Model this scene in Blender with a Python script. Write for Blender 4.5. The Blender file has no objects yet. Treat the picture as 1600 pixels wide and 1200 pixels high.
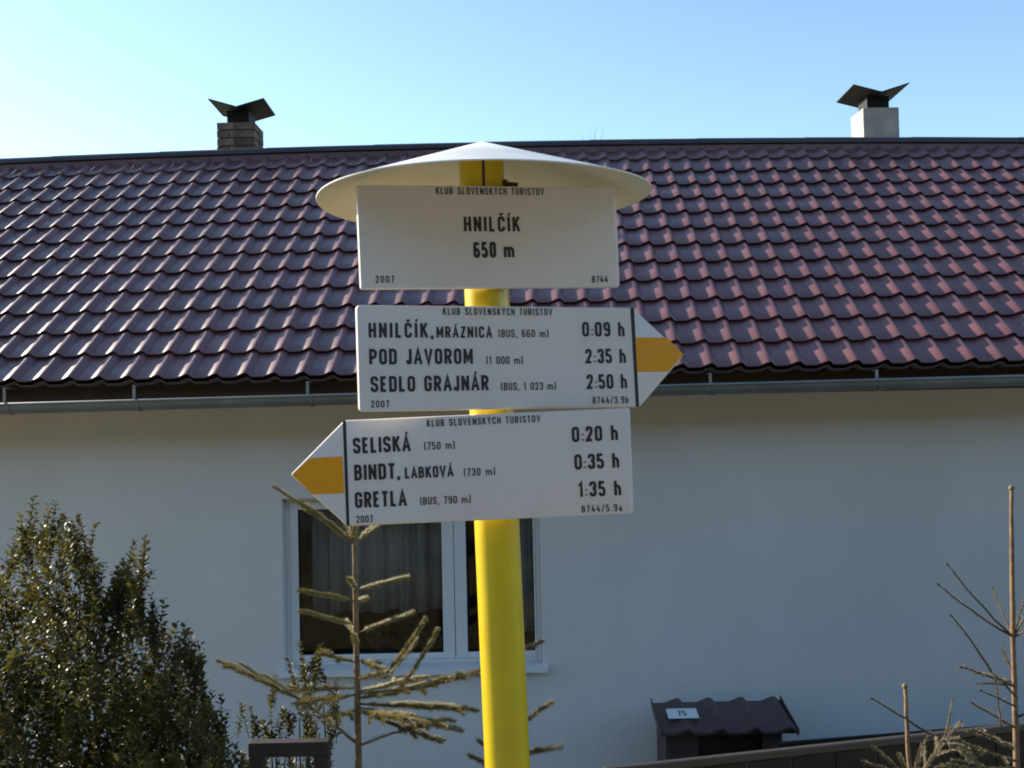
import bpy, math, random
from mathutils import Vector, Matrix
import mathutils
random.seed(7)
rnd = random.Random(11)
S = bpy.context.scene
COL = S.collection
R = math.radians

# ---------------------------------------------------------------- camera
FPX = 1556.0                                     # focal length in pixels of a 1600 px wide picture
PITCH = math.atan(30 / FPX); ROLL = R(1.2)
CAM = Vector((0, 0, 1.6))
cF = Vector((0, math.cos(PITCH), math.sin(PITCH)))
_R0 = Vector((1, 0, 0)); _U0 = Vector((0, -math.sin(PITCH), math.cos(PITCH)))
cR = math.cos(ROLL) * _R0 - math.sin(ROLL) * _U0
cU = math.sin(ROLL) * _R0 + math.cos(ROLL) * _U0
cam_data = bpy.data.cameras.new('camera')
cam = bpy.data.objects.new('camera', cam_data); COL.objects.link(cam)
cam_data.sensor_width = 36.0; cam_data.lens = 36.0 * FPX / 1600
cam_data.clip_start = 0.02; cam_data.clip_end = 3000
M = Matrix((cR, cU, -cF)).transposed().to_4x4(); M.translation = CAM
cam.matrix_world = M
S.camera = cam

# ---------------------------------------------------------------- sky and sun
SUN_EL = R(24.5); SUN_AZ = R(62)                   # azimuth turned from +Y towards -X
SUN_DIR = Vector((-math.sin(SUN_AZ) * math.cos(SUN_EL), math.cos(SUN_AZ) * math.cos(SUN_EL), math.sin(SUN_EL)))
W = bpy.data.worlds.new('World'); S.world = W; W.use_nodes = True
wn = W.node_tree.nodes; wl = W.node_tree.links
for n in list(wn): wn.remove(n)
sky = wn.new('ShaderNodeTexSky'); sky.sky_type = 'NISHITA'; sky.sun_disc = False
sky.sun_elevation = SUN_EL; sky.sun_rotation = -SUN_AZ
sky.altitude = 650; sky.air_density = 1.0; sky.dust_density = 0.45; sky.ozone_density = 1.2
bg = wn.new('ShaderNodeBackground'); bg.inputs['Strength'].default_value = 0.12
wo = wn.new('ShaderNodeOutputWorld')
tint = wn.new('ShaderNodeMix'); tint.data_type = 'RGBA'; tint.blend_type = 'MULTIPLY'; tint.inputs[0].default_value = 1
tint.inputs[7].default_value = (0.92, 1.0, 0.97, 1)
wl.new(sky.outputs[0], tint.inputs[6]); wl.new(tint.outputs[2], bg.inputs[0]); wl.new(bg.outputs[0], wo.inputs[0])
sl = bpy.data.lights.new('sun', 'SUN'); sl.energy = 4.4; sl.angle = R(0.5); sl.color = (1.0, 0.90, 0.76)
so = bpy.data.objects.new('sun', sl); COL.objects.link(so)
so.rotation_euler = (-SUN_DIR).to_track_quat('-Z', 'Y').to_euler()
so.location = (-20, 12, 15)
S.view_settings.view_transform = 'Standard'; S.view_settings.look = 'None'
S.view_settings.exposure = 1.2; S.view_settings.gamma = 1.0; S.view_settings.use_curve_mapping = False
S.render.engine = 'CYCLES'
S.cycles.max_bounces = 8; S.cycles.diffuse_bounces = 5; S.cycles.glossy_bounces = 4
S.cycles.transparent_max_bounces = 12; S.cycles.use_denoising = True
S.cycles.filter_width = 1.9

def at(px, py, Y):                               # the point at depth Y seen at a place of the photograph
    d = cF + (px - 800) / FPX * cR - (py - 600) / FPX * cU
    return CAM + d * (Y / d.y)

# ---------------------------------------------------------------- helpers
class MB:
    def __init__(s): s.v = []; s.f = []
    def add(s, vs, fs):
        o = len(s.v); s.v += [tuple(a) for a in vs]; s.f += [tuple(i + o for i in q) for q in fs]; return s
    def box(s, x0, x1, y0, y1, z0, z1, m=None):
        v = [Vector((x, y, z)) for z in (z0, z1) for y in (y0, y1) for x in (x0, x1)]
        if m is not None: v = [m @ a for a in v]
        return s.add(v, [(0, 2, 3, 1), (4, 5, 7, 6), (0, 1, 5, 4), (2, 6, 7, 3), (0, 4, 6, 2), (1, 3, 7, 5)])
    def tube(s, pts, rad, n=8, cap=True):
        pts = [Vector(p) for p in pts]
        if not isinstance(rad, (list, tuple)): rad = [rad] * len(pts)
        vs = []; fs = []; ref = None
        for i, p in enumerate(pts):
            d = (pts[min(i + 1, len(pts) - 1)] - pts[max(i - 1, 0)]).normalized()
            if ref is None: ref = d.orthogonal().normalized()
            a = (ref - ref.dot(d) * d).normalized(); ref = a; b = d.cross(a)
            for k in range(n):
                t = 2 * math.pi * k / n
                vs.append(p + (a * math.cos(t) + b * math.sin(t)) * rad[i])
        for i in range(len(pts) - 1):
            for k in range(n):
                fs.append((i * n + k, i * n + (k + 1) % n, (i + 1) * n + (k + 1) % n, (i + 1) * n + k))
        if cap:
            fs.append(tuple(range(n))[::-1]); fs.append(tuple((len(pts) - 1) * n + k for k in range(n)))
        return s.add(vs, fs)
    def prism(s, poly, y0, y1):                  # polygon in (x, z) extruded from y0 to y1
        n = len(poly)
        vs = [(x, y0, z) for x, z in poly] + [(x, y1, z) for x, z in poly]
        fs = [tuple(range(n)), tuple(range(2 * n - 1, n - 1, -1))] + [(k, n + k, n + (k + 1) % n, (k + 1) % n) for k in range(n)]
        return s.add(vs, fs)
    def mesh(s, name, mat, smooth=False):
        me = bpy.data.meshes.new(name); me.from_pydata(s.v, [], s.f); me.validate(); me.update()
        if smooth: me.shade_smooth()
        if mat: me.materials.append(mat)
        return me
    def build(s, name, mat, parent=None, smooth=False, stuff=False, angle=None):
        me = s.mesh(name, mat, smooth)
        if angle is not None:
            me.shade_smooth(); me.set_sharp_from_angle(angle=R(angle))
        return link(name, me, parent, stuff)

def link(name, me, parent=None, stuff=False):
    o = bpy.data.objects.new(name, me); COL.objects.link(o)
    if parent is not None: o.parent = parent
    if stuff: o['kind'] = 'stuff'
    return o
def tag(o, label, cat, group=None):
    o['label'] = label; o['category'] = cat
    if group: o['group'] = group
    return o
def thing(name, label, cat, loc=(0, 0, 0), group=None):
    return tag(link(name, None), label, cat, group) if loc == (0, 0, 0) else _thing_at(name, label, cat, loc, group)
def _thing_at(name, label, cat, loc, group):
    o = link(name, None); o.location = loc; return tag(o, label, cat, group)
def bevel(o, w, seg=2, ang=40):
    m = o.modifiers.new('bevel', 'BEVEL'); m.width = w; m.segments = seg; m.limit_method = 'ANGLE'; m.angle_limit = R(ang)
    return o

# ---------------------------------------------------------------- materials
def mat(name, base, rough=0.6, metal=0.0, coat=0.0, var=0.0, vscale=5.0, col2=None, bump=0.0, bscale=60.0,
        trans=0.0, spec=0.5, stretch=None, thresh=(0.35, 0.65), objvar=0.0, coatr=0.1, detail=6):
    m = bpy.data.materials.new(name); m.use_nodes = True
    nt = m.node_tree; N = nt.nodes; L = nt.links
    b = N['Principled BSDF']
    b.inputs['Base Color'].default_value = (*base, 1); b.inputs['Roughness'].default_value = rough
    b.inputs['Metallic'].default_value = metal; b.inputs['Coat Weight'].default_value = coat
    b.inputs['Coat Roughness'].default_value = coatr
    b.inputs['Specular IOR Level'].default_value = spec
    tc = N.new('ShaderNodeTexCoord'); vec = tc.outputs['Object']
    if stretch:
        mp = N.new('ShaderNodeMapping'); mp.inputs['Scale'].default_value = stretch
        L.new(vec, mp.inputs[0]); vec = mp.outputs[0]
    colsock = None
    if col2 is not None or var > 0:
        nz = N.new('ShaderNodeTexNoise'); nz.inputs['Scale'].default_value = vscale; nz.inputs['Detail'].default_value = detail
        nz.inputs['Roughness'].default_value = 0.65
        L.new(vec, nz.inputs['Vector'])
        mr = N.new('ShaderNodeMapRange'); mr.inputs[1].default_value = thresh[0]; mr.inputs[2].default_value = thresh[1]
        L.new(nz.outputs['Fac'], mr.inputs[0])
        mx = N.new('ShaderNodeMix'); mx.data_type = 'RGBA'
        c2 = col2 if col2 is not None else tuple(c * (1 - var) for c in base)
        mx.inputs[6].default_value = (*base, 1); mx.inputs[7].default_value = (*c2, 1)
        L.new(mr.outputs[0], mx.inputs[0]); colsock = mx.outputs[2]
    if objvar > 0:
        oi = N.new('ShaderNodeObjectInfo')
        mr2 = N.new('ShaderNodeMapRange'); mr2.inputs[3].default_value = 1 - objvar; mr2.inputs[4].default_value = 1 + objvar
        L.new(oi.outputs['Random'], mr2.inputs[0])
        hs = N.new('ShaderNodeHueSaturation'); hs.inputs['Color'].default_value = (*base, 1)
        L.new(mr2.outputs[0], hs.inputs['Value'])
        if colsock: L.new(colsock, hs.inputs['Color'])
        colsock = hs.outputs[0]
    if colsock: L.new(colsock, b.inputs['Base Color'])
    if bump > 0:
        nb = N.new('ShaderNodeTexNoise'); nb.inputs['Scale'].default_value = bscale; nb.inputs['Detail'].default_value = 4
        L.new(vec, nb.inputs['Vector'])
        bp = N.new('ShaderNodeBump'); bp.inputs['Strength'].default_value = 0.6; bp.inputs['Distance'].default_value = bump
        L.new(nb.outputs['Fac'], bp.inputs['Height']); L.new(bp.outputs[0], b.inputs['Normal'])
    if trans > 0:
        out = N['Material Output']; tr = N.new('ShaderNodeBsdfTranslucent')
        ms = N.new('ShaderNodeMixShader'); ms.inputs[0].default_value = trans
        if colsock: L.new(colsock, tr.inputs[0])
        else: tr.inputs[0].default_value = (*base, 1)
        L.new(b.outputs[0], ms.inputs[1]); L.new(tr.outputs[0], ms.inputs[2]); L.new(ms.outputs[0], out.inputs[0])
    return m
def island_var(m, amount, hue=0.0):              # every leaf or needle its own shade
    N = m.node_tree.nodes; L = m.node_tree.links
    b = N['Principled BSDF']
    g = N.new('ShaderNodeNewGeometry'); mr = N.new('ShaderNodeMapRange')
    mr.inputs[3].default_value = 1 - amount; mr.inputs[4].default_value = 1 + amount
    L.new(g.outputs['Random Per Island'], mr.inputs[0])
    hs = N.new('ShaderNodeHueSaturation'); L.new(mr.outputs[0], hs.inputs['Value'])
    if hue:
        mh = N.new('ShaderNodeMapRange'); mh.inputs[3].default_value = 0.5 - hue; mh.inputs[4].default_value = 0.5 + hue * 0.4
        ml = N.new('ShaderNodeMath'); ml.operation = 'FRACT'; mm = N.new('ShaderNodeMath'); mm.operation = 'MULTIPLY'; mm.inputs[1].default_value = 7.3
        L.new(g.outputs['Random Per Island'], mm.inputs[0]); L.new(mm.outputs[0], ml.inputs[0]); L.new(ml.outputs[0], mh.inputs[0]); L.new(mh.outputs[0], hs.inputs['Hue'])
    src = b.inputs['Base Color'].links[0].from_socket if b.inputs['Base Color'].links else None
    if src: L.new(src, hs.inputs['Color'])
    else: hs.inputs['Color'].default_value = b.inputs['Base Color'].default_value
    L.new(hs.outputs[0], b.inputs['Base Color'])
    for n in N:
        if n.type == 'BSDF_TRANSLUCENT': L.new(hs.outputs[0], n.inputs[0])
    return m

M_tile = mat('tile_paint', (0.175, 0.064, 0.066), rough=0.42, spec=0.75, coat=0.25, coatr=0.36, col2=(0.115, 0.048, 0.050), vscale=1.3, objvar=0.10, bump=0.0006, bscale=25)
_n = M_tile.node_tree.nodes; _l = M_tile.node_tree.links
_z = _n.new('ShaderNodeTexNoise'); _z.inputs['Scale'].default_value = 3.5; _z.inputs['Detail'].default_value = 5
_g = _n.new('ShaderNodeNewGeometry'); _l.new(_g.outputs['Position'], _z.inputs['Vector'])
_r = _n.new('ShaderNodeMapRange'); _r.inputs[1].default_value = .3; _r.inputs[2].default_value = .7; _r.inputs[3].default_value = .33; _r.inputs[4].default_value = .52
_l.new(_z.outputs['Fac'], _r.inputs[0]); _l.new(_r.outputs[0], _n['Principled BSDF'].inputs['Roughness'])
M_ridge = mat('ridge_paint', (0.06, 0.045, 0.05), rough=0.45, var=0.3, vscale=3)
M_deck = mat('roof_underlay', (0.03, 0.024, 0.022), rough=0.9)
M_wall = mat('painted_render', (0.76, 0.735, 0.715), rough=0.95, col2=(0.70, 0.68, 0.66), vscale=1.6, bump=0.006, bscale=45, stretch=(1, 1, .45), detail=9, spec=0.2)
M_wood = mat('eave_wood', (0.11, 0.06, 0.035), rough=0.8, var=0.4, vscale=6, stretch=(0.4, 4, 4))
M_gutter = mat('gutter_metal', (0.24, 0.27, 0.28), rough=0.5, metal=0.25, var=0.25, vscale=4)
M_zinc = mat('zinc_strap', (0.36, 0.36, 0.34), rough=0.6, metal=0.3, var=0.3, vscale=20)
M_sign = mat('white_enamel', (0.74, 0.685, 0.645), rough=0.35, col2=(0.67, 0.61, 0.57), vscale=7, coat=0.15)
M_ink = mat('black_print', (0.018, 0.018, 0.02), rough=0.55)
M_orange = mat('orange_print', (0.82, 0.33, 0.002), rough=0.45, var=0.06, vscale=9)
M_yellow = mat('yellow_paint', (0.68, 0.49, 0.0), rough=0.36, col2=(0.58, 0.40, 0.0), vscale=9, coat=0.3, bump=0.0004, bscale=30)
M_cap = mat('white_cap', (0.80, 0.79, 0.76), rough=0.5, col2=(0.70, 0.68, 0.62), vscale=11)
M_rust = mat('rusty_bolt', (0.10, 0.045, 0.03), rough=0.8, var=0.5, vscale=60)
M_frame = mat('white_plastic', (0.78, 0.79, 0.80), rough=0.35, var=0.06)
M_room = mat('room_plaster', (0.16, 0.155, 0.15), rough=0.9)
M_curtain = mat('grey_curtain', (0.72, 0.74, 0.82), rough=0.9, trans=0.3, var=0.3, vscale=14, stretch=(3, 1, 0.4))
M_box = mat('brown_metal', (0.062, 0.045, 0.042), rough=0.5, var=0.3, vscale=9)
M_fence = mat('dark_fence_paint', (0.013, 0.010, 0.010), rough=0.45, var=0.35, vscale=8)
M_plate = mat('number_plate', (0.72, 0.76, 0.80), rough=0.4)
M_dark = mat('dark_sheet', (0.007, 0.008, 0.009), rough=0.65, metal=0.3, var=0.3, vscale=7)
M_plaster = mat('chimney_plaster', (0.50, 0.46, 0.41), rough=0.95, col2=(0.36, 0.33, 0.30), vscale=7, bump=0.006, bscale=40)
M_brick = mat('sooty_brick', (0.26, 0.175, 0.125), rough=0.95, col2=(0.085, 0.07, 0.062), vscale=5, bump=0.004, bscale=50, objvar=0.3)
M_mortar = mat('mortar', (0.11, 0.095, 0.085), rough=0.95)
M_asphalt = mat('asphalt', (0.21, 0.20, 0.185), rough=0.9, var=0.35, vscale=30, bump=0.004, bscale=150)
M_grass = mat('dry_turf', (0.21, 0.18, 0.11), rough=0.95, col2=(0.13, 0.12, 0.065), vscale=0.8, bump=0.03, bscale=20)
M_forest = mat('wooded_hillside', (0.035, 0.042, 0.02), rough=1.0, col2=(0.06, 0.055, 0.03), vscale=0.15, spec=0.1)
M_blade = island_var(mat('dry_grass', (0.25, 0.21, 0.10), rough=0.8, trans=0.3), 0.35, 0.03)
M_bark = mat('spruce_bark', (0.27, 0.17, 0.085), rough=0.9, col2=(0.12, 0.08, 0.05), vscale=40, bump=0.002, bscale=160)
M_twig = mat('spruce_twig', (0.24, 0.18, 0.09), rough=0.85, var=0.4, vscale=30)
M_twigb = mat('dark_twig', (0.10, 0.075, 0.055), rough=0.85, var=0.4, vscale=30)
M_needle = island_var(mat('spruce_needle', (0.42, 0.37, 0.15), rough=0.5, trans=0.35), 0.45, 0.035)
M_needle2 = island_var(mat('spruce_needle_grey', (0.34, 0.29, 0.16), rough=0.55, trans=0.3), 0.45, 0.03)
M_leaf = island_var(mat('box_leaf', (0.088, 0.080, 0.013), rough=0.42, trans=0.48, spec=0.34), 0.6, 0.025)
M_stem = mat('box_stem', (0.10, 0.075, 0.045), rough=0.9, var=0.4, vscale=30)

def glass_mat():
    m = bpy.data.materials.new('window_glass'); m.use_nodes = True
    N = m.node_tree.nodes; L = m.node_tree.links
    N.remove(N['Principled BSDF'])
    tr = N.new('ShaderNodeBsdfTransparent'); tr.inputs[0].default_value = (0.86, 0.89, 0.88, 1)
    gl = N.new('ShaderNodeBsdfGlossy'); gl.inputs['Roughness'].default_value = 0.02
    fr = N.new('ShaderNodeFresnel'); fr.inputs[0].default_value = 1.33
    ms = N.new('ShaderNodeMixShader')
    L.new(fr.outputs[0], ms.inputs[0]); L.new(tr.outputs[0], ms.inputs[1]); L.new(gl.outputs[0], ms.inputs[2])
    L.new(ms.outputs[0], N['Material Output'].inputs[0])
    return m
M_glass = glass_mat()

# ---------------------------------------------------------------- the ground
def sstep(a, b, x):
    t = min(1, max(0, (x - a) / (b - a))); return t * t * (3 - 2 * t)
def gz(x, y):
    z = -1.4 * sstep(1.7, 4.6, y)
    z += 60 * sstep(-12, -160, y) if y < -12 else 0
    if y > 30: z += 10 * sstep(60, 400, y)
    if 1.6 < y < 6: z += 0.03 * math.sin(3 * x + 2 * y)
    return z
def axis(mx, fine, n):
    a = [fine * k for k in range(n)]
    st = fine
    while a[-1] < mx: st *= 1.35; a.append(a[-1] + st)
    return a
ax = axis(900, 0.35, 28); xs = sorted(set([-v for v in ax] + ax))
ay = axis(900, 0.3, 45); yb = axis(900, 0.8, 10); ys = sorted(set([-v for v in yb] + ay))
g = MB(); nx = len(xs)
g.add([(x, y, gz(x, y)) for y in ys for x in xs], [(j * nx + i, j * nx + i + 1, (j + 1) * nx + i + 1, (j + 1) * nx + i) for j in range(len(ys) - 1) for i in range(nx - 1)])
o = g.build('ground', M_grass, smooth=True); o['kind'] = 'structure'
o.data.materials.append(M_forest)
for p_ in o.data.polygons:
    if p_.center.y < -13 or p_.center.y > 60: p_.material_index = 1
rd = MB(); rx = [-200 + 10 * k for k in range(41)]
rd.add([(x, y, 0.006) for y in (-4.6, 0.75) for x in rx], [(i, i + 1, 41 + i + 1, 41 + i) for i in range(40)])
o = rd.build('road', M_asphalt); o['kind'] = 'structure'

# ================================================================ THE HOUSE
WY = 6.75                                         # front of the front wall
EY, EZ = 6.26, 1.785                              # lower edge of the tiling
ROW_Y, ROW_Z = 0.23, 0.166; NROW = 13; TW = 0.183
RIDGE_Y = EY + NROW * ROW_Y; RIDGE_Z = EZ + NROW * ROW_Z
HX0, HX1 = -8.235, 8.235
SAG = 0.0027
def roof_z(x, s):                                 # s = rows above the eave
    return EZ + s * ROW_Z - SAG * min(x * x, 45) * s / NROW
house = thing('house', 'long low pale rendered house with a dark maroon tiled roof', 'house')

# front wall with the window opening
wx0, wx1, wz0, wz1 = -1.575, 0.165, -0.165, 0.985
def wall_with_hole(x0, x1, z0, z1, y0, y1, hx0, hx1, hz0, hz1):
    X = [x0, hx0, hx1, x1]; Z = [z0, hz0, hz1, z1]; b = MB()
    v = [(x, y, z) for y in (y0, y1) for z in Z for x in X]
    I = lambda l, j, i: l * 16 + j * 4 + i
    f = []
    for j in range(3):
        for i in range(3):
            if (i, j) == (1, 1): continue
            f.append((I(0, j, i), I(0, j, i + 1), I(0, j + 1, i + 1), I(0, j + 1, i)))
            f.append((I(1, j, i), I(1, j + 1, i), I(1, j + 1, i + 1), I(1, j, i + 1)))
    for (a, c) in (((1, 1), (1, 2)), ((1, 2), (2, 2)), ((2, 2), (2, 1)), ((2, 1), (1, 1))):
        f.append((I(0, *a[::-1]), I(0, *c[::-1]), I(1, *c[::-1]), I(1, *a[::-1])))
    for i in range(3):
        f.append((I(0, 0, i), I(1, 0, i), I(1, 0, i + 1), I(0, 0, i + 1))); f.append((I(0, 3, i), I(0, 3, i + 1), I(1, 3, i + 1), I(1, 3, i)))
        f.append((I(0, i, 0), I(0, i + 1, 0), I(1, i + 1, 0), I(1, i, 0))); f.append((I(0, i, 3), I(1, i, 3), I(1, i + 1, 3), I(0, i + 1, 3)))
    return b.add(v, f)
wall_with_hole(HX0 + .3, HX1 - .3, -1.7, 2.03, WY, WY + .38, wx0, wx1, wz0, wz1).build('wall', M_wall, house)
BY = 2 * RIDGE_Y - WY
for sx in (-1, 1):
    xo = sx * (HX1 - .3); xi = sx * (HX1 - .62)
    gb = MB(); zt = 2.03; zr = RIDGE_Z - 0.28
    poly = [(WY + .385, -1.7), (BY - .385, -1.7), (BY - .385, zt), (RIDGE_Y, zr), (WY + .385, zt)]
    n = 5
    gb.add([(xo, y, z) for y, z in poly] + [(xi, y, z) for y, z in poly], [tuple(range(n)), tuple(range(2 * n - 1, n - 1, -1))] + [(k, (k + 1) % n, n + (k + 1) % n, n + k) for k in range(n)])
    gb.build('gable_wall', M_wall, house)
MB().box(HX0 + .3, HX1 - .3, BY - .38, BY, -1.7, 2.03).build('rear_wall', M_wall, house)
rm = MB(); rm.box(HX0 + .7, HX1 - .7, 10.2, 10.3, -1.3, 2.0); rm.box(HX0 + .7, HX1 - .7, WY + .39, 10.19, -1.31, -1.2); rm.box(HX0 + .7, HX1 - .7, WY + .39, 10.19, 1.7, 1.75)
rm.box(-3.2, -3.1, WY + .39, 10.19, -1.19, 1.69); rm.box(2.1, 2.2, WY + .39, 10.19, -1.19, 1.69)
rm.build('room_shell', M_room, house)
# eaves: soffit and fascia
ev = MB(); ev.box(HX0, HX1, 6.385, 6.415, EZ - .155, EZ - .015); fas = ev.build('fascia_board', M_wood, house)
MB().box(HX0, HX1, 6.417, WY - .003, 1.672, 1.690).build('soffit', mat('pale_boards', (0.38, 0.31, 0.23), rough=.8, var=.2), house)

# window
win = link('window', None, house)
fy = WY + .10
def ring(b, x0, x1, z0, z1, y0, y1, w, wb=None):
    wb = wb or w
    b.box(x0, x0 + w, y0, y1, z0, z1); b.box(x1 - w, x1, y0, y1, z0, z1)
    b.box(x0 + w, x1 - w, y0, y1, z1 - w, z1); b.box(x0 + w, x1 - w, y0, y1, z0, z0 + wb)
# the left reveal leaves frame from px 452; panes 465-690 and 728-835
pA0 = at(467, 900, fy).x; pA1 = at(691, 900, fy).x; pB0 = at(729, 900, fy).x; pB1 = at(834, 900, fy).x
zb = at(600, 1021, fy).z; ztp = wz1 - .085
b = MB(); ring(b, wx0 + .001, wx1 - .001, wz0 + .001, wz1 - .001, fy, fy + .06, .03); bevel(b.build('window_frame', M_frame, win), .004)
for (a0, a1, s0, s1) in ((pA0, pA1, wx0 + .0315, (pA1 + pB0) / 2 - .002), (pB0, pB1, (pA1 + pB0) / 2 + .002, wx1 - .0315)):
    b = MB(); z0, z1 = wz0 + .0315, wz1 - .0315
    b.box(s0, a0, fy - .012, fy + .045, z0, z1); b.box(a1, s1, fy - .012, fy + .045, z0, z1)
    b.box(a0, a1, fy - .012, fy + .045, z0, zb); b.box(a0, a1, fy - .012, fy + .045, ztp, z1)
    sh = bevel(b.build('sash', M_frame, win), .005)
    p_ = MB().box(a0 - .005, a1 + .005, fy + .012, fy + .018, zb - .005, ztp + .005).build('pane', M_glass, sh)
    b = MB()
    for q in ((a0, a0 + .006, zb, ztp), (a1 - .006, a1, zb, ztp), (a0 + .006, a1 - .006, zb, zb + .006), (a0 + .006, a1 - .006, ztp - .006, ztp)):
        b.box(q[0], q[1], fy + .002, fy + .0115, q[2], q[3])
    b.build('gasket', M_dark, sh)
b = MB(); b.box(wx0 - .04, wx1 + .04, WY - .055, WY + .10, wz0 - .022, wz0 - .001); b.box(wx0 - .04, wx1 + .04, WY - .058, WY - .0552, wz0 - .04, wz0 - .003)
b.build('sill', M_frame, win)

# curtain hung in the room
def curtain(x0, x1, y, z0, z1, label, amp, per, ph):
    b = MB(); n = int((x1 - x0) / .012); vs = []
    for j, z in enumerate((z0, (z0 + z1) / 2, z1)):
        for i in range(n + 1):
            x = x0 + (x1 - x0) * i / n
            u = x + .02 * math.sin(x * 9 + ph)
            vs.append((x, y + (amp * math.sin(u * per) + amp * .4 * math.sin(u * per * 2.3 + ph)) * (1 + .25 * (1 - j)), z + .01 * math.sin(x * 20)))
    b.add(vs, [(j * (n + 1) + i, j * (n + 1) + i + 1, (j + 1) * (n + 1) + i + 1, (j + 1) * (n + 1) + i) for j in range(2) for i in range(n)])
    o = b.build('curtain', M_curtain, smooth=True)
    md = o.modifiers.new('thick', 'SOLIDIFY'); md.thickness = .002
    return tag(o, label, 'curtain', 'curtains behind the window')
curtain(pA0 + .02, pA1 + .10, WY + .46, .12, 1.02, 'grey pleated curtain behind the wide left pane of the window', .032, 40, .3)
curtain(pB1 - .16, pB1 + .06, WY + .45, -.05, 1.02, 'narrow grey curtain at the right edge of the window beside the yellow pole', .02, 55, 1.9)
# potted things on the inside sill
fp = thing('flower_pot', 'dark round flower pot with drooping leaves inside the window, low behind the spruce', 'flower pot', (-.98, WY + .27, -.163))
prof = [(0, 0), (.055, 0), (.075, .12), (.082, .12), (.082, .14), (.07, .14), (.066, .125), (0, .12)]
def lathe(prof, n=20):
    b = MB(); vs = []; k = len(prof)
    for i in range(n):
        t = 2 * math.pi * i / n
        vs += [(r * math.cos(t), r * math.sin(t), z) for r, z in prof]
    fs = [(i * k + j, ((i + 1) % n) * k + j, ((i + 1) % n) * k + j + 1, i * k + j + 1) for i in range(n) for j in range(k - 1)]
    return b.add(vs, fs)
lathe(prof).build('pot', M_rust, fp, angle=35)
b = MB()
for i in range(26):
    t = rnd.uniform(0, 6.28); l = rnd.uniform(.08, .17); h = rnd.uniform(.02, .13)
    p0 = Vector((0, 0, .12)); p1 = Vector((math.cos(t) * l * .6, math.sin(t) * l * .5, .14 + h)); p2 = Vector((math.cos(t) * l, math.sin(t) * l * .7, .12 + h * .5)); s = Vector((-math.sin(t), math.cos(t), 0)) * .014
    b.add([p0, p1 + s, p2, p1 - s], [(0, 1, 2, 3)])
b.build('leaves', M_leaf, fp, stuff=True)

# ---- roof deck
roof = None
dk = MB(); st = [-8.235 + 16.47 * k / 30 for k in range(31)]; vs = []; fs = []
def deckz(x, s): return roof_z(x, s) - .05
for x in st:
    vs += [(x, EY + .13, deckz(x, .5) ), (x, RIDGE_Y, deckz(x, NROW)), (x, 2 * RIDGE_Y - EY, deckz(x, 0)),
           (x, EY + .13, deckz(x, .5) - .035), (x, RIDGE_Y, deckz(x, NROW) - .04), (x, 2 * RIDGE_Y - EY, deckz(x, 0) - .03)]
for i in range(30):
    a = i * 6; c = a + 6
    fs += [(a, c, c + 1, a + 1), (a + 1, c + 1, c + 2, a + 2), (a + 3, a + 4, c + 4, c + 3), (a + 4, a + 5, c + 5, c + 4), (a, a + 3, c + 3, c), (a + 2, c + 2, c + 5, a + 5)]
fs += [(0, 1, 4, 3), (1, 2, 5, 4), (180, 183, 184, 181), (181, 184, 185, 182)]
dk.add(vs, fs); roof = dk.build('roof', M_deck, house)

# ---- tiles: one wave wide, a pan and a lopsided roll, lower edge stepped up
def prof_h(u):
    u = u % 1.0
    def sm(t): t = min(1, max(0, t)); return t * t * (3 - 2 * t)
    H = .030
    if u < .80: return H * sm((u - .34) / (.80 - .34)) + .0022 * (math.cos((u - .1) * 9) if u < .34 else 0) * 0
    return H * (1 - sm((u - .80) / .20))
SL = math.hypot(ROW_Y, ROW_Z); PIT = math.atan2(ROW_Z, ROW_Y)
US = [0, .12, .25, .34, .42, .50, .58, .66, .73, .80, .85, .90, .95, 1.0]
def tile_mb(first=False):
    b = MB(); vs = []; fs = []; n = len(US)
    STEP = .023; xs_ = [(u - .5) * TW for u in US]
    rows = [(.003, -.0085), (0.0, -.0075), (0.0, -.002), (.003, 0.0), (.12, 0), (SL + .03, 0)]
    for k, (v, dz) in enumerate(rows):
        for u, x in zip(US, xs_):
            step = STEP * (1 - v / SL)
            h = prof_h(u)
            vs.append((x, v, h + step + dz))
    for k in range(len(rows) - 1):
        for i in range(n - 1):
            fs.append((k * n + i, k * n + i + 1, (k + 1) * n + i + 1, (k + 1) * n + i))
    b.add(vs, fs)
    return b
tb = tile_mb(); tile_me = tb.mesh('roof_tile', M_tile, True); tile_me.set_sharp_from_angle(angle=R(38))
NC = 90
cells = []
for r_ in range(NROW):
    for c_ in range(NC):
        x = (c_ - NC / 2 + .5) * TW + .015
        y = EY + r_ * ROW_Y; z = roof_z(x, r_)
        slope = -2 * SAG * x * (r_ + .5) / NROW if abs(x) < 6.7 else 0
        pit = math.atan2(roof_z(x, r_ + 1) - z, ROW_Y)
        j = random.Random(r_ * 977 + c_)
        m = Matrix.Translation((x, y, z + j.uniform(-.0006, .0006))) @ Matrix.Rotation(math.atan(-slope), 4, 'Y') @ Matrix.Rotation(pit + j.uniform(-.004, .004), 4, 'X')
        p = Vector((x, y, z)) - CAM; fx = p.dot(cR) / p.dot(cF) * FPX + 800; fyy = 600 - p.dot(cU) / p.dot(cF) * FPX
        hid = (560 < fx < 965 and 290 < fyy < 452) or (560 < fx < 1030 and 480 < fyy < 640) or (520 < fx < 1000 and 255 < fyy < 345)
        vis = (-20 < fx < 1620) and not hid
        cells.append(((0 if vis else 1, y), m, vis))
cells.sort(key=lambda c: c[0])
rest = MB(); cnt = 0
for (_, m, vis) in cells:
    if vis and cnt < 300:
        o = link('roof_tile', tile_me, roof); o.matrix_local = m; cnt += 1
    else:
        rest.add([m @ Vector(v) for v in tb.v], tb.f)
o = rest.build('roof_tiling', M_tile, roof, stuff=True, angle=38)
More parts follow.
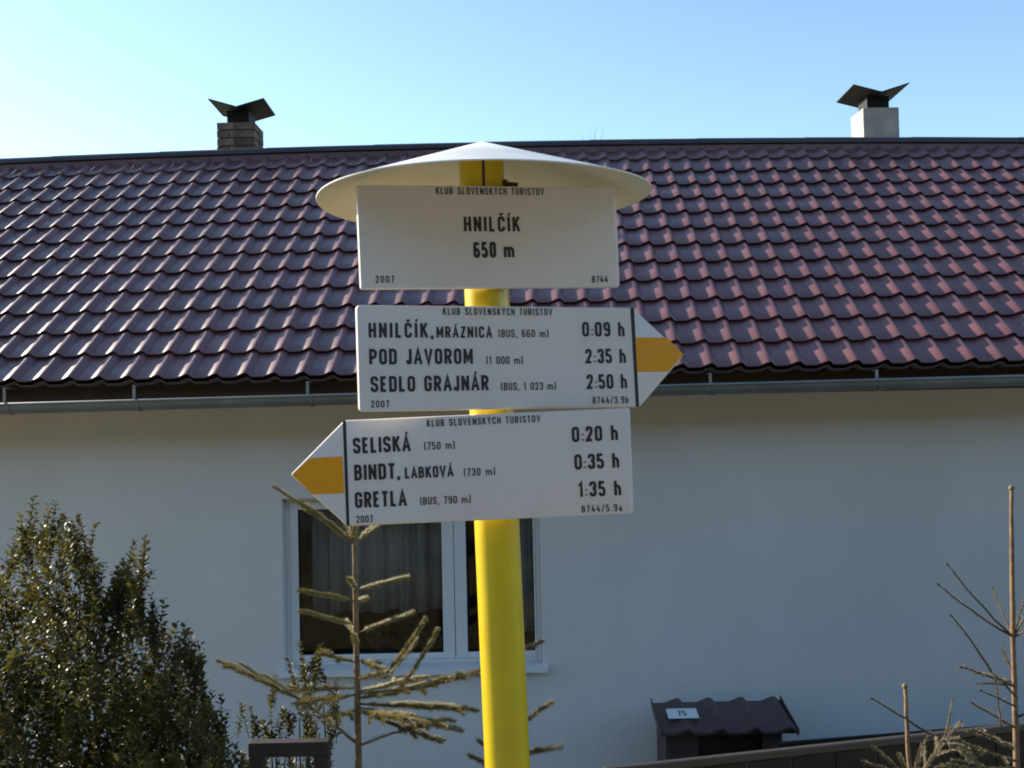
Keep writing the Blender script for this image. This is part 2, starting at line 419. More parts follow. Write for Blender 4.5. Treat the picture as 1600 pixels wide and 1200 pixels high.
# small folded drip under the first course (second pale line at the eave)
b = MB(); n = 90 * 12
vs = []
for i in range(n + 1):
    x = (i / 12 - 45) * TW + .015; h = prof_h(i / 12) * .8
    vs += [(x, EY + .012, EZ + h - .008), (x, EY + .020, EZ + h - .024), (x, EY + .12, EZ + h * .5 - .02)]
b.add(vs, [(i * 3, i * 3 + 3, i * 3 + 4, i * 3 + 1) for i in range(n)] + [(i * 3 + 1, i * 3 + 4, i * 3 + 5, i * 3 + 2) for i in range(n)])
b.build('eave_flashing', mat('eave_flashing', (0.16, 0.12, 0.12), rough=0.4, metal=0.2), roof, smooth=True)

# back slope plain courses (seen only from behind)
b = MB()
for r_ in range(NROW):
    y0 = 2 * RIDGE_Y - EY - r_ * ROW_Y; z0 = EZ + r_ * ROW_Z; y1 = y0 - ROW_Y; z1 = z0 + ROW_Z
    sg = SAG * 45 * (r_ / NROW)
    b.add([(HX0, y0, z0 + .02 - sg), (HX1, y0, z0 + .02 - sg), (HX1, y1, z1 - sg), (HX0, y1, z1 - sg), (HX0, y0, z0 - sg), (HX1, y0, z0 - sg)], [(0, 3, 2, 1), (0, 1, 5, 4)])
b.build('rear_tiling', M_tile, roof)

# ridge caps: overlapping half-round lengths
cap_len = 1.0; xk = HX0
while xk < HX1 - .2:
    x1 = min(xk + cap_len, HX1); b = MB(); vs = []; n = 10
    for i, x in enumerate((xk, (xk + x1) / 2, x1 + .02)):
        zc = RIDGE_Z - SAG * min(x * x, 45) + .0
        rr = .064 - .003 * i / 2
        for k in range(n + 1):
            t = math.pi * k / n
            vs.append((x, RIDGE_Y - math.cos(t) * rr * 1.15, zc + .036 + math.sin(t) * rr))
        for k in range(n, -1, -1):
            t = math.pi * k / n
            vs.append((x, RIDGE_Y - math.cos(t) * (rr - .006) * 1.15, zc + .036 + math.sin(t) * (rr - .006)))
    w_ = 2 * (n + 1)
    fs = [(i * w_ + k, i * w_ + (k + 1) % w_, (i + 1) * w_ + (k + 1) % w_, (i + 1) * w_ + k) for i in range(2) for k in range(w_)]
    fs += [(k, k + 1, w_ - 2 - k, w_ - 1 - k) for k in range(n)]
    b.add(vs, fs); b.build('ridge_cap', M_ridge, roof, angle=35)
    b = MB()
    xk += cap_len
# ridge sealing strip (dark band under the caps)
b = MB(); vs = []
for x in st: 
    zz = RIDGE_Z - SAG * min(x * x, 45)
    vs += [(x, RIDGE_Y - .055, zz - .03), (x, RIDGE_Y - .05, zz + .03), (x, RIDGE_Y + .06, zz + .03)]
b.add(vs, [(i * 3, i * 3 + 3, i * 3 + 4, i * 3 + 1) for i in range(30)] + [(i * 3 + 1, i * 3 + 4, i * 3 + 5, i * 3 + 2) for i in range(30)])
b.build('ridge_seal', M_tile, roof)

# ---- gutter
GY = 6.265; GR = .058
def gutz(x): return 1.6 + .018 + .0069 * x + .062      # centre line height (top of the channel)
b = MB(); n = 12; seg = 16; vs = []
for i in range(seg + 1):
    x = HX0 + (HX1 - HX0) * i / seg; zc = gutz(x)
    outer = [(GY - GR * math.cos(math.pi * k / n), zc - GR * math.sin(math.pi * k / n) * 1.05) for k in range(n + 1)]
    inner = [(GY - (GR - .004) * math.cos(math.pi * k / n), zc - (GR - .004) * math.sin(math.pi * k / n) * 1.05) for k in range(n, -1, -1)]
    vs += [(x, y, z) for y, z in outer + inner]
w_ = 2 * (n + 1)
b.add(vs, [(i * w_ + k, i * w_ + (k + 1) % w_, (i + 1) * w_ + (k + 1) % w_, (i + 1) * w_ + k) for i in range(seg) for k in range(w_)])
b.add([], [])
gut = b.build('gutter', M_gutter, house, angle=35)
b = MB(); b.tube([(HX0, GY - GR - .004, gutz(HX0) + .002), (HX1, GY - GR - .004, gutz(HX1) + .002)], .009, 10)
b.build('gutter_bead', M_gutter, gut, smooth=True)
for px in (-250, 10, 213, 485, 760, 925, 1116, 1377, 1640, 1900):
    x = at(px, 600, GY - GR).x; zc = gutz(x); b = MB()
    # ring strap round the gutter
    vs = []
    for k in range(n + 1):
        t = math.pi * k / n
        for rr in (GR + .001, GR + .006):
            for dx in (-.011, .011):
                vs.append((x + dx, GY - rr * math.cos(t), zc - rr * math.sin(t) * 1.05))
    fs = []
    for k in range(n):
        a = k * 4; c = a + 4
        fs += [(a, a + 1, c + 1, c), (a + 2, c + 2, c + 3, a + 3), (a, c, c + 2, a + 2), (a + 1, a + 3, c + 3, c + 1)]
    b.add(vs, fs); b.tube([(x, GY - GR - .004, zc - .004), (x, GY - GR - .004, zc + .012)], .014, 8)
    br = b.build('gutter_bracket', M_gutter, gut, angle=35)
    b = MB(); b.box(x - .030, x - .012, GY - GR + .012, GY - GR + .016, zc - .02, EZ - .022); b.box(x - .030, x - .012, GY - GR + .0165, 6.385, EZ - .028, EZ - .022)
    b.build('strap', M_zinc, br)

# ---- chimneys
def cowl(par, cx, cy, z, tilt, spread=1.0):
    b = MB(); w = .262; d = .275; t = .009; rise = .075
    th = R(tilt)
    for s in (-1, 1):
        v = []
        for (a, h) in ((0.002 * s, 0), (w * s, rise)):
            for yy in (-d, d):
                v += [(a, yy, h), (a, yy, h + t)]
        m = Matrix.Translation((cx, cy, z)) @ Matrix.Rotation(th, 4, 'Z')
        b.add([m @ Vector(q) for q in v], [(0, 2, 6, 4), (1, 5, 7, 3), (0, 1, 3, 2), (4, 6, 7, 5), (0, 4, 5, 1), (2, 3, 7, 6)])
    c = b.build('cowl', M_dark, par)
    return c
def cowl_legs(par, cx, cy, z0, z1):
    b = MB()
    for sx in (-1, 1):
        for sy in (-1, 1):
            b.tube([(cx + .10 * sx, cy + .1 * sy, z0 - .02), (cx + .06 * sx, cy + .06 * sy, z1 + .012)], .006, 6)
    b.box(cx - .105, cx + .105, cy - .12, cy + .12, z0 - .02, z1 + .012)
    b.build('flue', M_dark, par)
# left: brick
cxl = -2.592; cyl = 9.65; zt = 4.34
ch = MB().box(cxl - .165, cxl + .165, cyl - .165, cyl + .165, 3.3, zt - .005).build('chimney', M_mortar, house)
ch['label'] = 'sooty brick chimney with a dark metal cowl, the left one'
bh = .065; pit_ = .077; zz = zt - bh; row = 0
while zz > 3.6:
    for face in range(4):
        for k in range(2):
            a0 = -.178 + (.0 if row % 2 else 0) + k * .178 + (.0); L_ = .168
            if row % 2: a0, L_ = ((-.178, .11), (-.058, .226))[k]
            b = MB(); j = rnd.uniform(-.002, .003)
            b.box(a0, a0 + L_, -.178 - j, -.1655, 0, bh)
            o = b.build('brick', M_brick, ch); o.matrix_local = Matrix.Translation((cxl, cyl, zz)) @ Matrix.Rotation(face * math.pi / 2, 4, 'Z')
    zz -= pit_; row += 1
cowl(ch, -2.57, 9.66, 4.462, 2); cowl_legs(ch, -2.58, 9.64, 4.335, 4.46)
# right: rendered
cxr = 3.578; cyr = 9.63
ch2 = bevel(MB().box(cxr - .172, cxr + .172, cyr - .172, cyr + .172, 3.3, 4.35).build('chimney', M_plaster, house), .008)
ch2['label'] = 'pale rendered chimney with a dark metal cowl, the right one'
cowl(ch2, 3.555, 9.62, 4.462, -2); cowl_legs(ch2, 3.57, 9.63, 4.35, 4.46)

# ================================================================ meter cabinet by the wall
cab = thing('meter_cabinet', 'low brown cabinet by the house wall with small tiled roof and number plate', 'cabinet')
cy0, cy1 = 6.22, 6.62
c0 = at(1040, 1150, cy0).x; c1 = at(1222, 1150, cy0).x
b = MB(); b.box(c0, c0 + .03, cy0, cy1, -1.45, -.47); b.box(c1 - .03, c1, cy0, cy1, -1.45, -.47); b.box(c0 + .0305, c1 - .0305, cy1 - .03, cy1, -1.45, -.47)
b.box(c0 + .0305, c1 - .0305, cy0 + .002, cy1 - .031, -1.45, -1.3)
b.build('body', M_box, cab)
b = MB(); b.box(c0 + .031, c0 + .205, cy0 + .006, cy0 + .025, -1.29, -.475); b.build('panel', M_box, cab)
b = MB(); b.box(c1 - .12, c1 - .031, cy0 + .006, cy0 + .025, -1.29, -.475); b.build('panel', M_box, cab)
b = MB(); b.box(c0 + .208, c1 - .123, cy0 + .05, cy0 + .07, -1.29, -.49); dr = b.build('door', M_fence, cab)
MB().box(c0 + .23, c0 + .24, cy0 + .03, cy0 + .0495, -.85, -.75).build('handle', M_zinc, dr)
ra = at(1020, 1104, 6.5); rb = at(1226, 1101, 6.5)
b = MB(); b.box(ra.x + .02, rb.x + .0, 6.17, 6.63, -.468, -.452); base_ = b.build('roof_board', M_box, cab)
ntl = 4; tw2 = (rb.x - ra.x - .02) / ntl
M_tile2 = mat('cabinet_tile', (0.085, 0.055, 0.058), rough=0.45, var=0.3, vscale=6, objvar=.1)
tm2 = MB(); vs = []; n = len(US)
for (v, dz) in ((0, -.022), (0, -.003), (.004, 0), (.2, .0), (.42, 0)):
    for u in US: vs.append(((u - .5) * tw2, v, prof_h(u) * 1.0 + dz + .02 * (1 - v / .42)))
tm2.add(vs, [(k * n + i, k * n + i + 1, (k + 1) * n + i + 1, (k + 1) * n + i) for k in range(4) for i in range(n - 1)])
tme2 = tm2.mesh('tile', M_tile2, True); tme2.set_sharp_from_angle(angle=R(38))
for k in range(ntl):
    o = link('tile', tme2, cab); md = None
    o.matrix_local = Matrix.Translation((ra.x + (k + .5) * tw2, 6.13, -.455)) @ Matrix.Rotation(R(11), 4, 'X')
for (u, nm) in ((0, 0), (1, 1)):
    x = ra.x + u * (rb.x - ra.x - .02); b = MB()
    m = Matrix.Translation((x, 6.13, -.455)) @ Matrix.Rotation(R(11), 4, 'X')
    b.box(-.006 if u == 0 else .001, -.001 if u == 0 else .006, .0, .43, -.02, .03, m); b.build('verge_strip', M_tile2, cab)
# number plate with digits added below (needs the lettering code)

# ================================================================ stroke lettering (narrow road-sign face)
G = {}
r1 = 1.0
def gl(ch, w, *strokes): G[ch] = (w, strokes)
# strokes: (points in a 0..1 box, closed, rounded)
OV = [(0, 0), (0, 1), (1, 1), (1, 0)]
gl('O', .40, (OV, 1, 1)); gl('0', .40, (OV, 1, 1)); gl('D', .40, ([(0, 0), (0, 1), (.5, 1), (1, 1), (1, 0), (.5, 0)], 1, 2))
gl('C', .40, ([(1, .70), (1, 1), (0, 1), (0, 0), (1, 0), (1, .30)], 0, 1))
gl('G', .40, ([(1, .72), (1, 1), (0, 1), (0, 0), (1, 0), (1, .47), (.55, .47)], 0, 3))
gl('S', .40, ([(1, .74), (1, 1), (0, 1), (0, .54), (1, .46), (1, 0), (0, 0), (0, .26)], 0, 1))
gl('U', .40, ([(0, 1.08), (0, 0), (1, 0), (1, 1.08)], 0, 1)); gl('J', .30, ([(1, 1.08), (1, 0), (0, 0), (0, .22)], 0, 1))
gl('H', .40, ([(0, -.08), (0, 1.08)], 0, 0), ([(1, -.08), (1, 1.08)], 0, 0), ([(0, .5), (1, .5)], 0, 0))
gl('N', .42, ([(0, -.08), (0, 1.08)], 0, 0), ([(1, -.08), (1, 1.08)], 0, 0), ([(0, 1.0), (1, 0.0)], 0, 0))
gl('M', .50, ([(0, -.08), (0, 1.08)], 0, 0), ([(1, -.08), (1, 1.08)], 0, 0), ([(0, 1), (.5, .25), (1, 1)], 0, 0))
gl('I', .15, ([(.5, -.08), (.5, 1.08)], 0, 0)); gl('L', .34, ([(0, 1.08), (0, 0), (1.15, 0)], 0, 0))
gl('K', .42, ([(0, -.08), (0, 1.08)], 0, 0), ([(0, .36), (1, 1.08)], 0, 0), ([(.36, .6), (1.05, -.08)], 0, 0))
gl('R', .40, ([(0, -.08), (0, 1), (1, 1), (1, .47), (0, .47)], 0, 4), ([(.5, .47), (1.04, -.08)], 0, 0))
gl('P', .40, ([(0, -.08), (0, 1), (1, 1), (1, .42), (0, .42)], 0, 4))
gl('B', .40, ([(0, .5), (0, 1), (.95, 1), (.95, .53), (0, .53)], 0, 4), ([(0, .56), (0, 0), (1, 0), (1, .53), (.3, .53)], 0, 5))
gl('E', .34, ([(1.1, 1), (0, 1), (0, 0), (1.1, 0)], 0, 0), ([(0, .5), (.95, .5)], 0, 0))
gl('T', .38, ([(-.15, 1), (1.15, 1)], 0, 0), ([(.5, 1), (.5, -.08)], 0, 0))
gl('A', .44, ([(-.05, -.08), (.5, 1.05), (1.05, -.08)], 0, 0), ([(.2, .28), (.8, .28)], 0, 0))
gl('V', .44, ([(-.05, 1.08), (.5, -.05), (1.05, 1.08)], 0, 0))
gl('Y', .42, ([(-.05, 1.08), (.5, .45), (1.05, 1.08)], 0, 0), ([(.5, .45), (.5, -.08)], 0, 0))
gl('Z', .38, ([(-.1, 1), (1, 1), (0, 0), (1.1, 0)], 0, 0))
gl('1', .26, ([(0, .78), (.85, 1), (.85, -.08)], 0, 0)); gl('7', .36, ([(-.1, 1), (1, 1), (.35, -.08)], 0, 0))
gl('2', .38, ([(0, .72), (0, 1), (1, 1), (1, .62), (0, 0), (1.1, 0)], 0, 6))
gl('3', .38, ([(0, .76), (0, 1), (1, 1), (1, .53), (.4, .53)], 0, 1), ([(.4, .55), (1, .55), (1, 0), (0, 0), (0, .24)], 0, 1))
gl('4', .40, ([(.55, 1.08), (0, .25), (1.15, .25)], 0, 0), ([(.78, .62), (.78, -.08)], 0, 0))
gl('5', .38, ([(1.05, 1), (.06, 1), (0, .58), (1, .62), (1, 0), (0, 0), (0, .22)], 0, 7))
gl('6', .40, ([(.9, .85), (.9, 1), (0, 1), (0, 0), (1, 0), (1, .56), (0, .56)], 0, 1))
gl('8', .40, ([(.04, .53), (.04, 1), (.96, 1), (.96, .53)], 1, 1), ([(0, 0), (0, .55), (1, .55), (1, 0)], 1, 1))
gl('9', .40, ([(.1, .15), (.1, 0), (1, 0), (1, 1), (0, 1), (0, .44), (1, .44)], 0, 1))
gl('h', .37, ([(0, -.08), (0, 1.08)], 0, 0), ([(0, .68), (1, .68), (1, -.08)], 0, 1))
gl('m', .66, ([(0, -.08), (0, .72)], 0, 0), ([(0, .64), (.5, .64), (.5, -.08)], 0, 1), ([(.5, .64), (1, .64), (1, -.08)], 0, 1))
gl('a', .34, ([(0, .6), (1, .6), (1, -.08)], 0, 1), ([(1, .34), (0, .34), (0, 0), (1, 0)], 0, 1))
gl('b', .34, ([(0, 1.08), (0, 0), (1, 0), (1, .62), (0, .62)], 0, 8))
gl(':', .13, ([(.5, .02), (.5, .10)], 0, 0), ([(.5, .42), (.5, .50)], 0, 0)); gl('.', .13, ([(.5, -.08), (.5, .05)], 0, 0))
gl(',', .13, ([(.6, .08), (.25, -.22)], 0, 0)); gl('/', .32, ([(-.1, -.1), (1.1, 1.1)], 0, 0))
gl('(', .18, ([(1, 1.12), (0, .8), (0, .2), (1, -.12)], 0, 0)); gl(')', .18, ([(0, 1.12), (1, .8), (1, .2), (0, -.12)], 0, 0))
ACC = {'Č': ('C', 'v'), 'Í': ('I', "'"), 'Á': ('A', "'"), 'Ý': ('Y', "'")}
SQ = {2: {2: 0, 5: 0, 0: 1, 1: 1}}

def fillet(P, closed, mode, rad):
    n = len(P); out = []
    sharp = set()
    if mode == 0: return list(P)
    if mode == 2: sharp = {0, 1, 2, 5}
    if mode == 3: sharp = {5}
    if mode == 4: sharp = {1}
    if mode == 5: sharp = {1}
    if mode == 6: sharp = {4}
    if mode == 7: sharp = {1, 2}
    if mode == 8: sharp = {1}
    for i in range(n):
        p = P[i]
        if (not closed and i in (0, n - 1)) or i in sharp: out.append(p); continue
        a = P[(i - 1) % n]; c = P[(i + 1) % n]
        d0 = Vector((a[0] - p[0], a[1] - p[1])); d1 = Vector((c[0] - p[0], c[1] - p[1]))
        l0, l1 = d0.length, d1.length
        e0 = (i - 1 == 0 and not closed) ; e1 = (i + 1 == n - 1 and not closed)
        rr = min(rad, l0 * (.95 if e0 or (i - 1) in sharp else .5), l1 * (.95 if e1 or (i + 1) in sharp else .5))
        d0.normalize(); d1.normalize(); q0 = Vector(p) + d0 * rr; q1 = Vector(p) + d1 * rr
        for k in range(6):
            t = k / 5; out.append(tuple((1 - t) ** 2 * q0 + 2 * t * (1 - t) * Vector(p) + t * t * q1))
    return out
def ribbon(mb, P, closed, w, y, T):
    P = [Vector(p) for p in P]; Q = []
    for p in P:
        if not Q or (p - Q[-1]).length > w * .02: Q.append(p)
    if closed and (Q[0] - Q[-1]).length < w * .02: Q.pop()
    P = Q; n = len(P); L_ = []
    for i in range(n):
        if closed or 0 < i < n - 1:
            d0 = (P[i] - P[i - 1]).normalized(); d1 = (P[(i + 1) % n] - P[i]).normalized()
        elif i == 0: d0 = d1 = (P[1] - P[0]).normalized()
        else: d0 = d1 = (P[i] - P[i - 1]).normalized()
        nrm = Vector((-(d0.y + d1.y), d0.x + d1.x))
        if nrm.length < 1e-6: nrm = Vector((-d0.y, d0.x))
        nrm.normalize(); c = max(.42, nrm.dot(Vector((-d0.y, d0.x))))
        L_.append((P[i] + nrm * w / 2 / c, P[i] - nrm * w / 2 / c))
    vs = []
    for a, b_ in L_: vs += [T(a, y), T(b_, y)]
    m_ = n if closed else n - 1
    mb.add(vs, [(2 * i, 2 * i + 1, 2 * ((i + 1) % n) + 1, 2 * ((i + 1) % n)) for i in range(m_)])
def advance(ch): 
    ch = ACC.get(ch, (ch, 0))[0]
    return .26 if ch == ' ' else G[ch][0]
def text(name, s, x, z, h, width, parent, material=M_ink, weight=.145, y=-.0006):
    """writes s in the plane of its board: left end x, baseline z, cap height h, fitted to the given width"""
    mb = MB(); nat = sum(advance(c) for c in s) * h; m1 = max(1, len(s) - 1); sc = min(1.22, (width - .11 * h * m1) / nat); gap = (width - nat * sc) / m1
    cx = x; k = 0
    for c in s:
        w = advance(c) * h * sc
        if c != ' ':
            base, acc = ACC.get(c, (c, None)); st_ = weight * h
            def box(px, pz): return (cx + st_ / 2 + px * (w - st_), z + st_ / 2 + pz * (h - st_))
            for (pts, closed, mode) in G[base][1]:
                pts = [(px, -.0815 * 1 if pz == -.08 else (1.0815 if pz == 1.08 else pz)) for px, pz in pts]
                P = fillet([box(*p) for p in pts], closed, mode, max(w * .55, .05 * h) if base not in '()' else 0)
                ribbon(mb, P, closed, st_, y - .00003 * k, lambda a, yy: (a.x, yy, a.y)); k = (k + 1) % 5
            m_ = cx + w / 2; t_ = z + h * 1.07
            if acc == 'v': ribbon(mb, [(m_ - .12 * h, t_ + .13 * h), (m_, t_ + .02 * h), (m_ + .12 * h, t_ + .13 * h)], 0, st_ * .6, y - .0002, lambda a, yy: (a.x, yy, a.y))
            if acc == "'": ribbon(mb, [(m_ - .02 * h, t_), (m_ + .09 * h, t_ + .15 * h)], 0, st_ * .7, y - .0002, lambda a, yy: (a.x, yy, a.y))
        cx += w + gap
    return mb.build(name, material, parent)

# number plate on the cabinet roof
pl = MB(); mpl = Matrix.Translation((at(1066, 1112, 6.3).x, 6.30, -.372)) @ Matrix.Rotation(R(-79), 4, 'X')
pl.box(-.095, .095, -.002, .002, -.06, .06)
plo = pl.build('number_plate', M_plate, cab); plo.matrix_local = mpl
text('lettering', '75', -.03, -.032, .064, .055, plo, y=-.0024)

# ================================================================ THE SIGNPOST
post = thing('signpost', 'yellow signpost with a conical white rain cap and three white direction boards', 'signpost')
def pole_x(z): return -.0166 + (1.1166 - z) * .023
b = MB(); PR = .0300; PY = 1.33
zs = [-.35, .4, .9, 1.2, 1.5, 1.75, 1.935]
b.tube([(pole_x(z), PY, z) for z in zs], PR, 48)
pole = b.build('pole', M_yellow, post, angle=40)
# slot and bolt at the top of the pole, seen under the cap
b = MB(); x_ = pole_x(1.915); b.box(x_ + .0015, x_ + .0052, PY - PR - .0006, PY - PR + .004, 1.862, 1.932); b.build('slot', M_rust, pole)
b = MB(); x_ = pole_x(1.894); b.tube([(x_ + .031, PY - .008, 1.8925), (x_ + .048, PY - .008, 1.8905)], .0032, 8); b.tube([(x_ + .029, PY - .008, 1.893), (x_ + .034, PY - .008, 1.893)], .0055, 6)
b.build('bolt', M_rust, pole, angle=40)
# conical cap
CR, CH = .2235, .078; czr = 1.8755; n = 96; b = MB()
cxp, cyp = -.0325, 1.335; tiltm = Matrix.Translation((cxp, cyp, czr)) @ Matrix.Rotation(R(-1.1), 4, 'Y')
vs = [tiltm @ Vector((0, 0, CH)), tiltm @ Vector((0, 0, CH - .0016))]
for k in range(n):
    t = 2 * math.pi * k / n; w_ = 1 + .006 * math.sin(3 * t + 1)
    for q in (.5, 1):
        vs += [tiltm @ Vector((CR * q * w_ * math.cos(t), CR * q * w_ * math.sin(t), CH * (1 - q) + .002 * math.sin(2 * t + .5) * q)),
               tiltm @ Vector(((CR * q * w_ - .0003) * math.cos(t), (CR * q * w_ - .0003) * math.sin(t), CH * (1 - q) - .0016 + .002 * math.sin(2 * t + .5) * q))]
fs = []
for k in range(n):
    a = 2 + 4 * k; c = 2 + 4 * ((k + 1) % n)
    fs += [(0, a, c), (1, c + 1, a + 1), (a, a + 2, c + 2, c), (a + 1, c + 1, c + 3, a + 3), (a + 2, a + 3, c + 3, c + 2)]
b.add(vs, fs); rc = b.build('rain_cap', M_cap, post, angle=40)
rc.data.materials.append(mat('cap_underside_bounce', (0.80, 0.74, 0.54), rough=0.5, var=0.12, vscale=9))  # warm bounce from the sunlit ground is put into the underside colour
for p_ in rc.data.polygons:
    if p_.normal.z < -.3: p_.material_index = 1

def rounded_poly(P, rads):
    n = len(P); out = []
    for i in range(n):
        p = Vector(P[i]); a = Vector(P[i - 1]); c = Vector(P[(i + 1) % n]); r = rads[i]
        if r <= 0: out.append(tuple(p)); continue
        q0 = p + (a - p).normalized() * r; q1 = p + (c - p).normalized() * r
        for k in range(6):
            t = k / 5; out.append(tuple((1 - t) ** 2 * q0 + 2 * t * (1 - t) * p + t * t * q1))
    return out
class Board:
    def __init__(s, X, Y, Z, yaw, pit, rl, label, poly_px, rads):
        s.m = Matrix.Translation((X, Y, Z)) @ Matrix.Rotation(yaw, 4, 'Z') @ Matrix.Rotation(pit, 4, 'X') @ Matrix.Rotation(rl, 4, 'Y')
        s.inv = s.m.inverted()
        P = [s.loc(*q) for q in poly_px]
        poly = rounded_poly(P, rads); n = len(poly)
        s.poly = P
        # folded tray: face sheet plus a 9 mm rim
        b = MB(); T = .0015; D = .009
        cxm = sum(p[0] for p in poly) / n; czm = sum(p[1] for p in poly) / n
        def ins(p, d): 
            v = Vector((p[0] - cxm, p[1] - czm)); k = 1 - d / max(.05, v.length); return (cxm + v.x * k, czm + v.y * k)
        E = .0045
        v = [(*ins(p, E),) for p in poly]
        vs = [(x, 0, z) for x, z in v] + [(x, .0013, z) for x, z in [ins(p, E * .3) for p in poly]] + [(x, E, z) for x, z in poly] + [(x, D, z) for x, z in poly] + [(*[ins(p, .002)[0]], D, ins(p, .002)[1]) for p in poly] + [(ins(p, .002)[0], T + .001, ins(p, .002)[1]) for p in poly]
        fs = [tuple(range(n))]
        for L_ in range(5):
            fs += [(L_ * n + k, (L_ + 1) * n + k, (L_ + 1) * n + (k + 1) % n, L_ * n + (k + 1) % n) for k in range(n)]
        fs.append(tuple(5 * n + k for k in range(n - 1, -1, -1)))
        b.add(vs, fs); s.o = b.build('sign_board', M_sign, post, angle=30); s.o.matrix_local = s.m; s.o['label'] = label
        # clamp behind the board, round the pole
        b = MB(); 
        pc = s.inv @ Vector((pole_x(Z), PY, Z))
        for dz in (.032, -.032):
            vs = []; n2 = 20
            for k in range(n2 + 1):
                t = math.pi * k / n2
                for rr in (PR + .0008, PR + .003):
                    for q in (-.006, .006): vs.append((pc.x + rr * math.cos(t), pc.y + rr * math.sin(t), pc.z + dz + q))
            b.add(vs, [f for k in range(n2) for a in (k * 4,) for f in ((a, a + 1, a + 5, a + 4), (a + 2, a + 6, a + 7, a + 3), (a, a + 4, a + 6, a + 2), (a + 1, a + 3, a + 7, a + 5))])
            for sx in (-1, 1): b.box(pc.x + sx * (PR + .002) - .0012, pc.x + sx * (PR + .002) + .0012, .0095, pc.y, pc.z + dz - .006, pc.z + dz + .006)
        b.build('clamp', M_zinc, s.o)
    def loc(s, px, py):
        o_ = s.inv @ CAM; d = s.inv.to_3x3() @ (cF + (px - 800) / FPX * cR - (py - 600) / FPX * cU)
        p = o_ + d * (-o_.y / d.y); return (p.x, p.z)
    def text(s, t, x0, x1, yb, h, weight=.145):
        a = s.loc(x0, yb); c = s.loc(x1, yb); u = s.loc(x0, yb - h)
        text('lettering', t, a[0], a[1], u[1] - a[1], c[0] - a[0], s.o, weight=weight)
    def shape(s, name, pts, m, y=-.0004, t=.0004):
        P = [s.loc(*p) for p in pts]
        return MB().prism(P, y, y + t - .0001).build(name, m, s.o)

W1 = .178
b1 = Board(-.0215, 1.29, 1.8167, .2338, .0014, -.0191, 'top board reading HNILČÍK 650 m', [(556, 288), (963, 292), (970, 449), (563, 452)], (.004, .004, .006, .004))
b1.text('KLUB SLOVENSKÝCH TURISTOV', 681, 850, 303.5, 11, .155)
b1.text('HNILČÍK', 725, 813, 362, 24, W1); b1.text('650 m', 740, 804, 403, 25, W1)
b1.text('2007', 587, 616, 442, 11); b1.text('8744', 925, 950, 442, 11)
b2 = Board(-.0128, 1.288, 1.6599, .2621, -.0582, .0022, 'middle board pointing right to HNILČÍK, MRÁZNICA', [(556, 476), (987, 480), (992, 482), (1070, 555), (1001, 636), (561, 643)], (.006, .003, .003, .005, .004, .006))
b2.text('KLUB SLOVENSKÝCH TURISTOV', 692, 863, 492, 11, .155)
b2.text('HNILČÍK,', 576, 677, 528, 24, W1); b2.text('MRÁZNICA', 682, 769, 528, 18, W1); b2.text('(BUS, 660 m)', 779, 857, 527, 12)
b2.text('POD JAVOROM', 577, 739, 570, 25, W1); b2.text('(1 000 m)', 760, 817, 569, 12)
b2.text('SEDLO GRAJNÁR', 579, 764, 613, 25, W1); b2.text('(BUS, 1 023 m)', 783, 869, 610, 12)
b2.text('0:09 h', 910, 976, 526, 23, W1); b2.text('2:35 h', 915, 978, 568, 23, W1); b2.text('2:50 h', 917, 980, 608, 23, W1)
b2.text('2007', 580, 608, 637, 11); b2.text('8744/3.9b', 926, 982, 631, 11)
b2.shape('divider_line', [(985, 481), (990.5, 481), (998.5, 635.5), (993.5, 635.5)], M_ink)
b2.shape('arrow_band', [(992.5, 527), (1042, 527.5), (1068, 554), (1044, 580.5), (995.5, 581)], M_orange)
b3 = Board(-.0311, 1.272, 1.5189, .02, .0075, -.0216, 'lowest board pointing left to SELISKÁ', [(537, 657), (985, 637), (991, 803), (542, 823), (453, 742)], (.004, .004, .006, .004, .003))
b3.text('KLUB SLOVENSKÝCH TURISTOV', 667, 845, 667, 11, .155)
b3.text('SELISKÁ', 552, 642, 709, 25, W1); b3.text('(750 m)', 663, 711, 703, 12)
b3.text('BINDT,', 554, 625, 751, 25, W1); b3.text('LABKOVÁ', 633, 709, 748, 18, W1); b3.text('(730 m)', 725, 774, 744, 12)
b3.text('GRETLA', 555, 636, 794, 25, W1); b3.text('(BUS, 790 m)', 657, 736, 789, 12)
b3.text('0:20 h', 894, 966, 691, 24, W1); b3.text('0:35 h', 898, 968, 734, 24, W1); b3.text('1:35 h', 904, 971, 777, 24, W1)
b3.text('2007', 557, 583, 817, 11); b3.text('8744/5.9a', 909, 972, 801, 11)
b3.shape('divider_line', [(535.5, 657.5), (540.5, 657.5), (546, 822), (541.5, 822)], M_ink)
b3.shape('arrow_band', [(535, 713), (484, 716), (456, 742), (488, 772.5), (538, 770.5)], M_orange)

